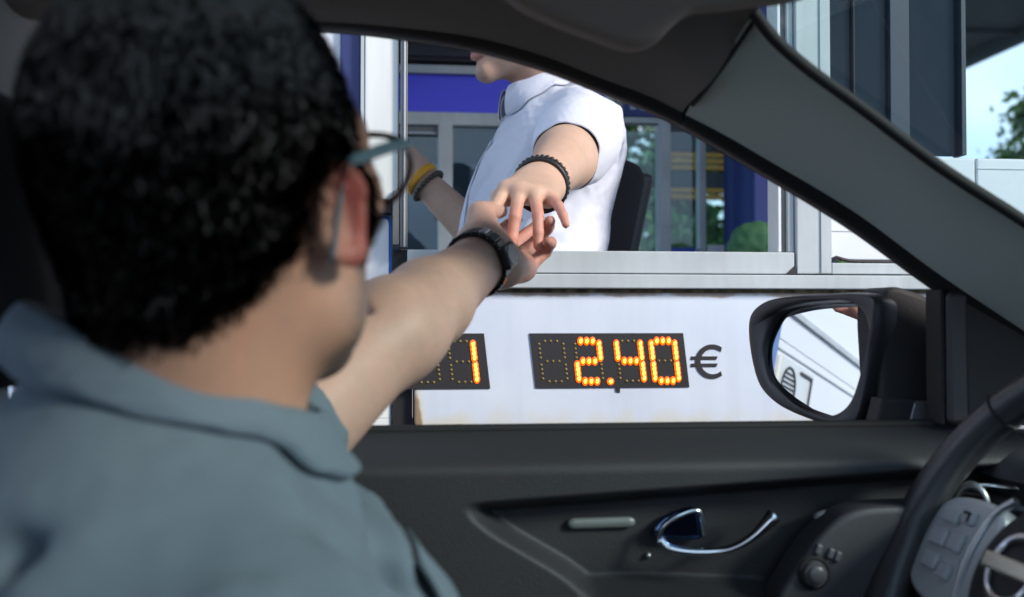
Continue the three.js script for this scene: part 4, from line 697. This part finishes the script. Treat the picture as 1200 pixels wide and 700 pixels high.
// ---- the driver
const driver = tag(group('person', null, V(-0.1, 0.67, -0.6)), 'driver in blue-grey polo shirt and glasses reaching out of the car window', 'person');
const inDriver = (o) => { o.position.sub(driver.position); return o; };
{
  const o = V(-0.101, 1.308, -0.556), s = 1.0, pitch = THREE.MathUtils.degToRad(16), b = basis(V(0.43 * Math.cos(pitch), Math.sin(pitch), -0.903 * Math.cos(pitch)));
  const toL = (p) => toLocal(b, o, s, p), W = (x, y, z) => toWorld(b, o, s, x, y, z);
  const neckA = W(0, -0.01, -0.030), neckB = V(-0.118, 1.17, -0.572);
  const head = (p) => { let d = headField(toL(p)) * s; d = sd.min(d, sd.cap(p, neckA, neckB, 0.056, 0.062), 0.03); return d; };
  const base = [0.37, 0.205, 0.138];
  const tone = skinTone(base, 1);
  const stubble = (l) => smooth(-0.03, -0.055, l.y) * smooth(-0.01, 0.02, l.z) + smooth(0.012, 0.022, l.z) * smooth(0.05, 0.035, l.z) * smooth(-0.06, -0.03, l.y) * smooth(0.0, -0.02, l.y) * 0.8;
  const inside = (l) => { // below zero where hair grows
    const ax = Math.abs(l.x);
    let line = l.z < -0.02 ? -0.046 + smooth(-0.085, -0.025, l.z) * 0.036 : l.z < 0.03 ? -0.028 : 0.03 + (l.z - 0.03) * 1.25;
    let d = line - l.y;
    d = Math.max(d, 0.030 - Math.hypot((l.y + 0.008) * 0.85, (l.z + 0.004) * 1.15 , 0));
    if (l.z > -0.02) d = Math.max(d, l.z - 0.042 - Math.max(0, l.y - 0.06) * 0.9);
    return ax > 0.088 ? 0.02 : d;
  };
  const colour = (x, y, z) => {
    const l = toL({ x, y, z }); let c = tone(x, y, z);
    const be = Math.min(1, stubble(l)) * (0.85 + 0.6 * N3(x * 300, y * 300, z * 300)); c = c.map((q, k) => mix(q, [0.09, 0.08, 0.075][k], Math.max(0, Math.min(0.75, be))));
    const rt = smooth(0.004, -0.008, inside(l)); c = c.map((q, k) => mix(q, [0.10, 0.085, 0.075][k], rt * 0.85));
    const ear = smooth(0.078, 0.084, Math.abs(l.x)) * smooth(0.045, 0.03, Math.abs(l.y)); c = c.map((q, k) => mix(q, [0.27, 0.05, 0.045][k], ear * (0.75 + 0.25 * N3(x * 60, y * 60, z * 60))));
    return c;
  };
  const lo = [o.x - 0.19, 1.10, o.z - 0.19], hi = [o.x + 0.19, o.y + 0.21, o.z + 0.19];
  const headG = surfaceNet(head, lo, hi, 0.0035, colour);
  // left arm out of the window, palm up
  const shoulder = V(-0.158, 1.10, -0.74), elbow = V(-0.014, 1.243, -0.885), wrist = V(0.083, 1.316, -1.060);
  const h = V(0.34, 0.12, -0.93).normalize(), n0 = V(0.66, 0.72, 0.2), n = n0.sub(h.clone().multiplyScalar(n0.dot(h))).normalize(), t = h.clone().cross(n).multiplyScalar(-1);
  const bones = handBones(wrist, h, n, t, 1.0, { fingers: [[0.0, 0.05, 0.35, 0.2], [-0.02, 0.10, 0.45, 0.3], [-0.03, 0.65, 1.3, 0.7], [-0.04, 0.95, 1.4, 0.7]], thumb: [[0.044, 0.050, 0.020], [0.046, 0.080, 0.024], [0.040, 0.104, 0.028]] });
  const armF = (p) => {
    let d = sd.cap(p, shoulder, elbow, 0.055, 0.043); const mid = V(mix(elbow.x, wrist.x, 0.35), mix(elbow.y, wrist.y, 0.35) - 0.003, mix(elbow.z, wrist.z, 0.35));
    d = sd.min(d, sd.cap(p, elbow, mid, 0.039, 0.039), 0.02); d = sd.min(d, sd.cap(p, mid, wrist, 0.039, 0.0272), 0.02); d = sd.min(d, sd.cap(p, V(elbow.x + 0.012, elbow.y - 0.012, elbow.z + 0.01), V(elbow.x + 0.02, elbow.y - 0.004, elbow.z - 0.01), 0.026, 0.026), 0.03);
    d = sd.min(d, sd.cap(p, V(wrist.x - 0.008, wrist.y + 0.004, wrist.z), V(wrist.x + 0.010, wrist.y - 0.004, wrist.z), 0.025, 0.025), 0.02);
    const crease = sd.cap(p, V(elbow.x - 0.05, elbow.y + 0.04, elbow.z + 0.015), V(elbow.x - 0.02, elbow.y + 0.012, elbow.z + 0.045), 0.004, 0.002); d = sd.cut(d, crease, 0.012);
    return bonesField(p, bones, d);
  };
  const armTone = skinTone([0.45, 0.285, 0.22], 1), palm = bones.map((q) => q[1]);
  const armG = surfaceNet(armF, [-0.26, 1.0, -1.30], [0.26, 1.46, -0.66], 0.0035, (x, y, z) => { const c = armTone(x, y, z), f = smooth(0.045, 0.015, Math.min(...bones.slice(8, 17).map((q) => Math.hypot(q[1].x - x, q[1].y - y, q[1].z - z)))); return [c[0] * (1 + 0.08 * f), c[1] * (1 - 0.16 * f), c[2] * (1 - 0.14 * f)]; });
  const rA = V(-0.06, 1.05, -0.41), rE = V(0.02, 0.86, -0.37), rW = V(0.22, 0.74, -0.50);
  const lowF = (p) => { let d = sd.cap(p, rA, rE, 0.036, 0.041); d = sd.min(d, sd.cap(p, rE, rW, 0.041, 0.028), 0.03); d = sd.min(d, sd.cap(p, rW, V(0.30, 0.735, -0.54), 0.03, 0.022), 0.02); return d; };
  const lowG = surfaceNet(lowF, [-0.16, 0.66, -0.62], [0.36, 1.18, -0.28], 0.008, armTone);
  inDriver(mesh('body', mergeSkin([headG, armG, lowG]), skinMat, driver));
  // hair
  const flow = (l) => { const w = W(l.x * 0.2, -0.75 + 0.3 * (l.y > 0.08 ? 1 : 0), l.z > 0 ? 0.45 : -0.15).sub(o).normalize(); return w; };
  const hg = hairOn(head, lo, hi, inside, toL, { thick: 0.0022, count: 95000, seed: 21, len: 0.0062, tone: (l) => 0.16, grey: (l) => 0.12 + 0.30 * smooth(0.03, -0.03, l.y) + 0.15 * smooth(-0.02, 0.04, l.z), flow });
  inDriver(tag(mesh('hair', hg, hairMat, driver), 'short dark greying hair'));
  // polo shirt
  const N = V(-0.118, 1.172, -0.572), tf = V(0.966, 0, -0.259), tr = V(0.259, 0, 0.966), at = (f, y, r) => V(N.x + tf.x * f + tr.x * r, N.y + y, N.z + tf.z * f + tr.z * r);
  const RS = at(0.0, -0.085, 0.165), LS = at(0.0, -0.075, -0.165), sEl = V(mix(LS.x, elbow.x, 0.42), mix(LS.y, elbow.y, 0.42), mix(LS.z, elbow.z, 0.42)), sR = V(mix(RS.x, rE.x, 0.72), mix(RS.y, rE.y, 0.72), mix(RS.z, rE.z, 0.72));
  const shirtF = (p) => {
    const x = p.x - N.x, z = p.z - N.z, q = { x: x * tf.x + z * tf.z, y: p.y - N.y, z: x * tr.x + z * tr.z };
    let d = sd.ell(q, V(0.034, -0.185, 0), V(0.124, 0.185, 0.172));
    d = sd.min(d, sd.ell(q, V(0.030, -0.38, 0), V(0.13, 0.2, 0.165)), 0.08);
    d = sd.min(d, sd.cap(q, V(-0.012, -0.012, 0.02), V(0.0, -0.088, 0.16), 0.058, 0.056), 0.05); d = sd.min(d, sd.cap(q, V(-0.012, -0.012, -0.02), V(0.0, -0.078, -0.16), 0.058, 0.054), 0.05);
    d = sd.min(d, sd.cap(p, RS, sR, 0.064, 0.066), 0.035); d = sd.min(d, sd.cap(p, LS, sEl, 0.060, 0.060), 0.035);
    d = sd.min(d, sd.ell(q, V(-0.048, -0.09, 0), V(0.085, 0.155, 0.135)), 0.05);
    // cloth: drag folds running from the collar to the arm, and slack over the chest
    const a = q.z * 0.8 + q.x * 0.6, c = q.y * 1.0 + q.z * 0.55 - q.x * 0.25;
    d += 0.014 * Math.abs(N3(a * 6 + 3, c * 15, 2.0)) + 0.009 * N3(a * 5 + 9, c * 9, 7.0) + 0.0045 * N3(q.x * 22, q.y * 10, q.z * 22) + 0.0012 * N3(q.x * 70, q.y * 70, q.z * 70);
    const wm = smooth(-0.15, 0.25, N3(q.x * 8 + 2, q.y * 8, q.z * 8)); d += 0.0062 * wm * Math.sin(c * 95 + 7 * N3(a * 5, c * 6, 1.5));
    const fold = (fa, fb, r, k) => { d = sd.cut(d, sd.cap(q, fa, fb, r, r * 0.4), k); };
    fold(V(-0.09, -0.02, 0.10), V(0.05, -0.075, 0.125), 0.009, 0.02); fold(V(-0.09, -0.05, 0.14), V(0.04, -0.115, 0.165), 0.008, 0.02); fold(V(-0.11, -0.09, 0.12), V(-0.10, -0.30, 0.13), 0.012, 0.025); fold(V(0.095, -0.06, 0.05), V(0.15, -0.24, 0.09), 0.010, 0.022); fold(V(0.06, -0.10, 0.13), V(0.10, -0.25, 0.15), 0.008, 0.02);
    const sx = q.x - 0.0, sy = q.y + 0.10, sr = Math.hypot(sx, sy); const ring = Math.hypot(sr - 0.070, (q.z - 0.145 - 0.2 * sy)); if (q.z > 0) d += 0.0035 * Math.exp(-((ring / 0.004) ** 2));    // sleeve seam
    d = sd.cut(d, sd.cap(p, neckA, V(neckB.x + 0.006, neckB.y + 0.0, neckB.z), 0.050, 0.050), 0.01);
    return d;
  };
  const blueCloth = M({ color: lin(0.104, 0.142, 0.172), roughness: 0.9, bumpMap: weave, bumpScale: 0.0005, sheen: 0.3, sheenRoughness: 0.6 });
  const shirt = mesh('shirt', boxUV(surfaceNet(shirtF, [-0.34, 0.66, -0.86], [0.14, 1.26, -0.28], 0.006)), blueCloth, driver); inDriver(shirt);
  mesh('collar', collar(shirtF, V(-0.126, 1.206, -0.573), tf, V(-tr.x, 0, -tr.z), 0.076, 0.069, 0.031, 0.021, 0.012, 0.22, 0.004), blueCloth, shirt);
  { const L = [-0.016, 0.0, 0.016].map((r) => [0, 0.25, 0.5, 0.75, 1].map((k) => { const p = ontoSurface(shirtF, at(0.13, -0.045 - 0.19 * k, r + 0.022), 0.0022); return [p.x, p.y, p.z]; })); mesh('placket', loft(L, 24, 4, 0.002), blueCloth, shirt);
    for (const k of [0.2, 0.65]) { const p = ontoSurface(shirtF, at(0.13, -0.05 - 0.17 * k, 0.022), 0.004); mesh('button', new THREE.SphereGeometry(0.0055, 12, 8).scale(0.5, 1, 1).translate(p.x, p.y, p.z), M({ color: lin(0.05, 0.05, 0.05), roughness: 0.4 }), shirt); } }
  const trousers = surfaceNet((p) => { let d = 1e3; for (const z of [-0.50, -0.72]) { d = sd.min(d, sd.cap(p, V(-0.13, 0.74, z), V(0.33, 0.78, z - 0.02), 0.085, 0.06), 0.03); d = sd.min(d, sd.cap(p, V(0.33, 0.78, z - 0.02), V(0.55, 0.44, z), 0.058, 0.045), 0.03); } return d + 0.002 * N3(p.x * 30, p.y * 30, p.z * 30); }, [-0.26, 0.36, -0.86], [0.66, 0.90, -0.38], 0.012);
  inDriver(mesh('trousers', trousers, M({ color: lin(0.03, 0.035, 0.05), roughness: 0.9 }), driver));
  // glasses
  const gl = tag(group('eyeglasses', null, o.clone()), 'eyeglasses with teal side arm worn by the driver', 'eyeglasses');
  const L3 = (x, y, z) => W(x, y, z).sub(o), teal = M({ color: lin(0.055, 0.115, 0.135), roughness: 0.5 }), brown = M({ color: lin(0.045, 0.03, 0.022), roughness: 0.3 });
  const strip = (pts, hw) => loft([0, 1, 2, 3, 4].map((k) => pts.map(([x, y, z, w = 1]) => { const a = k / 4 * Math.PI * 2, v = L3(x + 0.0012 * Math.cos(a), y + hw * w * Math.sin(a), z); return [v.x, v.y, v.z]; })), 40, 12);
  for (const sx of [-1, 1]) {
    mesh('temple_arm', strip([[sx * 0.0795, -0.022, -0.026, 0.9], [sx * 0.083, 0.006, -0.016, 0.9], [sx * 0.0825, 0.021, -0.004, 0.8], [sx * 0.0795, 0.024, 0.03, 1.0], [sx * 0.0755, 0.024, 0.07, 1.0], [sx * 0.071, 0.022, 0.097, 0.9]], 0.0036), teal, gl);
    const ring = []; for (let k = 0; k < 24; k++) { const a = k / 24 * 6.2832; ring.push(L3(sx * (0.042 + 0.029 * Math.cos(a)), 0.010 + 0.022 * Math.sin(a) + 0.003 * Math.cos(2 * a), 0.105 - 0.008 * (0.5 + 0.5 * Math.cos(a)))); }
    mesh('rim', tube(ring, 0.0021, 72, 8, true), brown, gl);
    const c = L3(sx * 0.042, 0.010, 0.107), pos = []; ring.forEach((p, k) => { const q = ring[(k + 1) % 24]; pos.push(c.x, c.y, c.z, p.x, p.y, p.z, q.x, q.y, q.z); }); const g = new THREE.BufferGeometry(); g.setAttribute('position', new THREE.Float32BufferAttribute(pos, 3)); g.computeVertexNormals(); mesh('lens', g, mat.glass, gl);
  }
  mesh('bridge', tube([L3(-0.014, 0.012, 0.110), L3(0, 0.016, 0.114), L3(0.014, 0.012, 0.110)], 0.0015, 12, 8), brown, gl);
  // wristwatch
  const ax = wrist.clone().sub(elbow).normalize(), wc = wrist.clone().addScaledVector(ax, -0.020), wx = V(0.75, -0.6, 0.2).cross(ax).normalize(), wy = ax.clone().cross(wx);
  const wt = tag(group('wristwatch', null, wc.clone()), 'black link wristwatch on the driver\'s outstretched wrist', 'watch'), blackM = M({ color: lin(0.02, 0.022, 0.025), roughness: 0.28, metalness: 0.5 });
  for (let k = 0; k < 22; k++) { const a = k / 22 * 6.2832, g = new RoundedBoxGeometry(0.0092, 0.004, 0.019, 2, 0.0014), p = wx.clone().multiplyScalar(0.0345 * Math.cos(a)).addScaledVector(wy, 0.0335 * Math.sin(a)), nn = p.clone().normalize(), tt = nn.clone().cross(ax).negate();
    g.applyMatrix4(new THREE.Matrix4().makeBasis(tt, nn, ax.clone().multiplyScalar(tt.clone().cross(nn).dot(ax) > 0 ? 1 : -1)).setPosition(p)); mesh('link', g, blackM, wt); }
  const face = (dir, r) => { const q = dir.clone().sub(ax.clone().multiplyScalar(dir.dot(ax))).normalize(); return q.multiplyScalar(r); };
  const wear = (name, g, dir, r, m) => { const p = face(dir, r), Y = p.clone().normalize(), X = Y.clone().cross(ax).normalize(); mesh(name, g.applyMatrix4(new THREE.Matrix4().makeBasis(X, Y, X.clone().cross(Y)).setPosition(p)), m, wt); };
  wear('case', new RoundedBoxGeometry(0.026, 0.009, 0.027, 4, 0.004), V(0.75, 0.1, 0.8), 0.0365, blackM);
  wear('dial', new THREE.CylinderGeometry(0.0105, 0.0105, 0.001, 28), V(0.75, 0.1, 0.8), 0.0412, mat.gloss);
  wear('clasp', new RoundedBoxGeometry(0.007, 0.003, 0.014, 2, 0.001), V(0.05, 0.75, 0.6), 0.0368, mat.satin);
}

// ---- the attendant in the booth
const clerk = tag(group('person', null, V(0.25, 0.30, -1.78)), 'toll attendant in white short-sleeved shirt handing something to the driver', 'person');
const inClerk = (o) => { o.position.sub(clerk.position); return o; };
{
  const o = V(0.205, 1.785, -1.745), s = 0.97, b = basis(V(-0.985, -0.05, 0.16));
  const toL = (p) => toLocal(b, o, s, p), W = (x, y, z) => toWorld(b, o, s, x, y, z);
  const nA = W(0, -0.03, -0.02), nB = V(0.258, 1.60, -1.765);
  const head = (p) => sd.min(headField(toL(p)) * s, sd.cap(p, nA, nB, 0.052, 0.056), 0.03);
  const tone = skinTone([0.52, 0.33, 0.24], 0.8);
  const headG = surfaceNet(head, [o.x - 0.17, 1.56, o.z - 0.15], [o.x + 0.17, o.y + 0.17, o.z + 0.15], 0.004, (x, y, z) => { const l = toL({ x, y, z }), lip = smooth(0.013, 0.007, Math.abs(l.y + 0.068)) * smooth(0.085, 0.092, l.z); return tone(x, y, z).map((q, k) => mix(q, [0.50, 0.20, 0.17][k], lip * 0.8)); });
  // near (left) arm towards the car, palm down
  const sh = V(0.292, 1.565, -1.635), el = V(0.226, 1.482, -1.415), wr = V(0.163, 1.418, -1.222);
  const h = V(-0.34, -0.26, 0.90).normalize(), n0 = V(-0.1, -0.95, -0.25), n = n0.sub(h.clone().multiplyScalar(n0.dot(h))).normalize(), t = h.clone().cross(n).multiplyScalar(-1);
  const bones = handBones(wr, h, n, t, 0.83, { fingers: [[0.10, 0.55, 0.55, 0.3], [-0.18, 0.75, 0.35, 0.2], [-0.42, 0.55, 0.35, 0.2], [-0.62, 0.15, 0.3, 0.2]], thumb: [[0.046, 0.045, 0.022], [0.050, 0.072, 0.036], [0.046, 0.094, 0.046]] });
  const armF = (p) => { let d = sd.cap(p, sh, el, 0.052, 0.0425); d = sd.min(d, sd.cap(p, el, wr, 0.042, 0.0275), 0.02); return bonesField(p, bones, d); };
  const armTone = skinTone([0.56, 0.375, 0.28], 0.9);
  const pinkAt = bones.slice(7, 17);
  const armG = surfaceNet(armF, [0.0, 1.26, -1.70], [0.36, 1.64, -1.02], 0.0033, (x, y, z) => { const c = armTone(x, y, z), f = smooth(0.03, 0.008, Math.min(...pinkAt.map((q) => Math.hypot(q[1].x - x, q[1].y - y, q[1].z - z)))); const mole = smooth(0.0028, 0.0018, Math.hypot(x - 0.232, y - 1.502, z + 1.40)); return [c[0] * (1 + 0.04 * f) * (1 - 0.6 * mole), c[1] * (1 - 0.22 * f) * (1 - 0.7 * mole), c[2] * (1 - 0.20 * f) * (1 - 0.7 * mole)]; });
  // far (right) arm
  const sh2 = V(0.265, 1.57, -1.93), el2 = V(0.160, 1.395, -1.965), wr2 = V(0.030, 1.528, -2.0);
  const h2 = V(-0.75, 0.6, -0.1).normalize(), m0 = V(0.2, 0.2, -1), n2 = m0.sub(h2.clone().multiplyScalar(m0.dot(h2))).normalize(), t2 = h2.clone().cross(n2);
  const bones2 = handBones(wr2, h2, n2, t2, 0.92, { fingers: [[0.05, 0.4, 0.4, 0.2], [0, 0.4, 0.4, 0.2], [-0.05, 0.4, 0.4, 0.2], [-0.1, 0.4, 0.4, 0.2]], thumb: [[0.05, 0.045, 0.02], [0.06, 0.075, 0.03], [0.062, 0.1, 0.035]] });
  const armF2 = (p) => { let d = sd.cap(p, sh2, el2, 0.050, 0.044); d = sd.min(d, sd.cap(p, el2, wr2, 0.043, 0.0275), 0.02); return bonesField(p, bones2, d); };
  const armG2 = surfaceNet(armF2, [-0.20, 1.32, -2.10], [0.34, 1.72, -1.86], 0.005, armTone);
  inClerk(mesh('body', mergeSkin([headG, armG, armG2]), skinMat, clerk));
  const hairIn = (l) => { let line = l.z < -0.02 ? -0.07 : l.z < 0.03 ? -0.02 : 0.035 + (l.z - 0.03) * 1.2, d = line - l.y; d = Math.max(d, 0.03 - Math.hypot(l.y + 0.006, l.z + 0.004)); return Math.abs(l.x) > 0.088 ? 0.02 : d; };
  inClerk(mesh('hair', hairOn(head, [o.x - 0.17, 1.66, o.z - 0.15], [o.x + 0.17, o.y + 0.18, o.z + 0.15], hairIn, toL, { thick: 0.006, count: 9000, seed: 31, len: 0.02, tone: () => 0.02, grey: () => 0.02, flow: () => V(0.4, -0.8, 0.1) }), hairMat, clerk));
  // shirt
  const hemA = V(mix(sh.x, el.x, 0.80), mix(sh.y, el.y, 0.80), mix(sh.z, el.z, 0.80)), hem2 = V(mix(sh2.x, el2.x, 0.55), mix(sh2.y, el2.y, 0.55), mix(sh2.z, el2.z, 0.55));
  const shirtF = (p) => {
    let d = sd.ell(p, V(0.236, 1.44, -1.78), V(0.122, 0.20, 0.172));
    d = sd.min(d, sd.ell(p, V(0.212, 1.28, -1.78), V(0.120, 0.22, 0.17)), 0.08);
    d = sd.min(d, sd.cap(p, V(0.262, 1.625, -1.75), V(0.292, 1.565, -1.65), 0.052, 0.062), 0.05); d = sd.min(d, sd.cap(p, V(0.262, 1.625, -1.78), V(0.265, 1.565, -1.93), 0.052, 0.058), 0.05);
    d = sd.min(d, sd.ell(p, V(0.295, 1.53, -1.76), V(0.08, 0.115, 0.15)), 0.06);
    d = sd.min(d, sd.cap(p, sh, V(mix(sh.x, el.x, 0.22), mix(sh.y, el.y, 0.22), mix(sh.z, el.z, 0.22)), 0.064, 0.060), 0.03); d = sd.min(d, sd.cap(p, sh2, hem2, 0.064, 0.064), 0.03);
    const a = p.x * 0.5 + p.y * 0.85, c = p.x * 0.85 - p.y * 0.5;
    d += (0.011 * Math.abs(N3(a * 7, c * 18 + 4, p.z * 6)) + 0.005 * N3(a * 12, c * 12, p.z * 12) + 0.003 * N3(p.x * 26, p.y * 14, p.z * 20) + 0.001 * N3(p.x * 80, p.y * 80, p.z * 80));
    const wm = smooth(-0.15, 0.25, N3(p.x * 9 + 2, p.y * 9, p.z * 9)); d += 0.0058 * wm * Math.sin(c * 110 + p.z * 30 + 7 * N3(a * 6, c * 7, p.z * 5));
    const fold = (x0, y0, z0, x1, y1, z1, r) => { d = sd.cut(d, sd.cap(p, V(x0, y0, z0), V(x1, y1, z1), r, r * 0.3), 0.014); };
    fold(0.345, 1.57, -1.64, 0.365, 1.42, -1.66, 0.006); fold(0.33, 1.44, -1.62, 0.38, 1.36, -1.70, 0.005); fold(0.20, 1.40, -1.60, 0.28, 1.36, -1.60, 0.004); fold(0.25, 1.34, -1.59, 0.34, 1.40, -1.62, 0.005); fold(0.235, 1.60, -1.62, 0.30, 1.53, -1.575, 0.004);
    d = sd.cut(d, sd.cap(p, nA, nB, 0.051, 0.054), 0.008);
    return d;
  };
  const whiteCloth = M({ color: lin(0.64, 0.66, 0.75), roughness: 0.85, bumpMap: weave, bumpScale: 0.0003, sheen: 0.2 });
  const shirt = mesh('shirt', boxUV(surfaceNet(shirtF, [0.06, 1.02, -2.04], [0.44, 1.70, -1.42], 0.005)), whiteCloth, clerk); inClerk(shirt);
  { // short sleeve: an open tube of cloth that flares to its hem
    const ax = el.clone().sub(sh).normalize(), u = V(0, 1, 0).cross(ax).normalize(), v = ax.clone().cross(u), L = [];
    for (let k = 0; k <= 24; k++) { const a = k / 24 * Math.PI * 2; L.push([0.02, 0.25, 0.45, 0.65, 0.88, 0.93].map((s, i) => { const r = [0.058, 0.068, 0.067, 0.060, 0.0500, 0.0495][i] + (i ? 0.0045 * N3(Math.cos(a) * 1.6, Math.sin(a) * 1.6 + 4, s * 3) + 0.0025 * Math.cos(a * 3 + s * 4) * s : 0), c = sh.clone().lerp(el, s + 0.06 * Math.cos(a) * s), p = c.addScaledVector(u, r * Math.cos(a)).addScaledVector(v, r * Math.sin(a) * 0.98); return [p.x, p.y, p.z]; })); }
    mesh('sleeve', loft(L, 30, 72, 0.0018), whiteCloth, shirt);
    const hem = L.slice(0, 24).map((l) => V(...l[4]).lerp(V(...l[5]), 0.1).addScaledVector(V(...l[5]).sub(sh.clone().lerp(el, 0.91)).normalize(), 0.0012)); mesh('hem_stitch', tube(hem, 0.0008, 90, 5, true), whiteCloth, shirt);
  }
  mesh('collar', collar(shirtF, V(0.238, 1.652, -1.757), V(-0.98, 0, 0.16).normalize(), V(0.16, 0, 0.98).normalize(), 0.064, 0.058, 0.020, 0.026, 0.024, 0.30), whiteCloth, shirt);
  { const L = [-0.016, 0.0, 0.016].map((r) => [0, 0.2, 0.4, 0.6, 0.8, 1].map((k) => { const p = ontoSurface(shirtF, V(0.10, 1.60 - 0.34 * k, -1.755 + r), 0.003); return [p.x, p.y, p.z]; })); mesh('placket', loft(L, 40, 4, 0.002), whiteCloth, shirt); }
  { const L = [0, 0.33, 0.66, 1].map((k) => [0, 0.33, 0.66, 1].map((j) => { const p = ontoSurface(shirtF, V(0.155 + 0.075 * j, 1.50 - 0.085 * k, -1.60), 0.0025); return [p.x, p.y, p.z]; })); mesh('pocket', loft(L, 16, 16, -0.0018), whiteCloth, shirt); }
  inClerk(mesh('trousers', surfaceNet((p) => { let d = sd.ell(p, V(0.22, 1.05, -1.78), V(0.15, 0.11, 0.18)); for (const z of [-1.69, -1.87]) { d = sd.min(d, sd.cap(p, V(0.20, 1.03, z), V(-0.16, 0.96, z), 0.085, 0.06), 0.04); d = sd.min(d, sd.cap(p, V(-0.16, 0.96, z), V(-0.12, 0.40, z), 0.06, 0.045), 0.04); } return d; }, [-0.3, 0.33, -2.02], [0.42, 1.2, -1.57], 0.014), M({ color: lin(0.03, 0.035, 0.06), roughness: 0.9 }), clerk));
  // bracelets
  const ring = (name, label, c, ax, r, mtl, n, bead, flat, grp) => { const g = tag(group(name, null, c.clone()), label, 'bracelet', grp), u = V(0, 1, 0).cross(ax).normalize(), v = ax.clone().cross(u); if (n) { const G = new THREE.SphereGeometry(bead, 10, 8); for (let k = 0; k < n; k++) { const a = k / n * 6.2832, p = u.clone().multiplyScalar(r * Math.cos(a)).addScaledVector(v, r * Math.sin(a)); mesh('bead', G, mtl, g).position.copy(p); } } else { const q = new THREE.Quaternion().setFromUnitVectors(V(0, 0, 1), ax); mesh('band', new THREE.TorusGeometry(r, bead, 12, 48).scale(1, 1, flat).applyQuaternion(q), mtl, g); } return g; };
  const ax = wr.clone().sub(el).normalize(), bk = M({ color: lin(0.012, 0.012, 0.013), roughness: 0.45 });
  const b1 = wr.clone().addScaledVector(ax, -0.012); b1.y -= 0.002; ring('beaded_bracelet', 'black beaded bracelet on the attendant\'s outstretched wrist', b1, ax, 0.0335, bk, 34, 0.0034);
  const b2 = wr.clone().addScaledVector(ax, -0.004); b2.y -= 0.003; ring('cord_bracelet', 'thin black cord bracelet beside the beaded one', b2, ax, 0.0330, bk, 0, 0.0030, 1.2);
  const ax2 = wr2.clone().sub(el2).normalize();
  ring('yellow_bracelet', 'wide yellow bracelet on the attendant\'s far wrist', wr2.clone().addScaledVector(ax2, 0.004), ax2, 0.0345, M({ color: lin(0.75, 0.36, 0.02), roughness: 0.4 }), 0, 0.0042, 1.9);
  ring('dark_bracelet', 'dark beaded bracelet beside the yellow one', wr2.clone().addScaledVector(ax2, -0.016), ax2, 0.0355, M({ color: lin(0.05, 0.045, 0.03), roughness: 0.4 }), 24, 0.0055);
}
renderer.render(scene, camera);
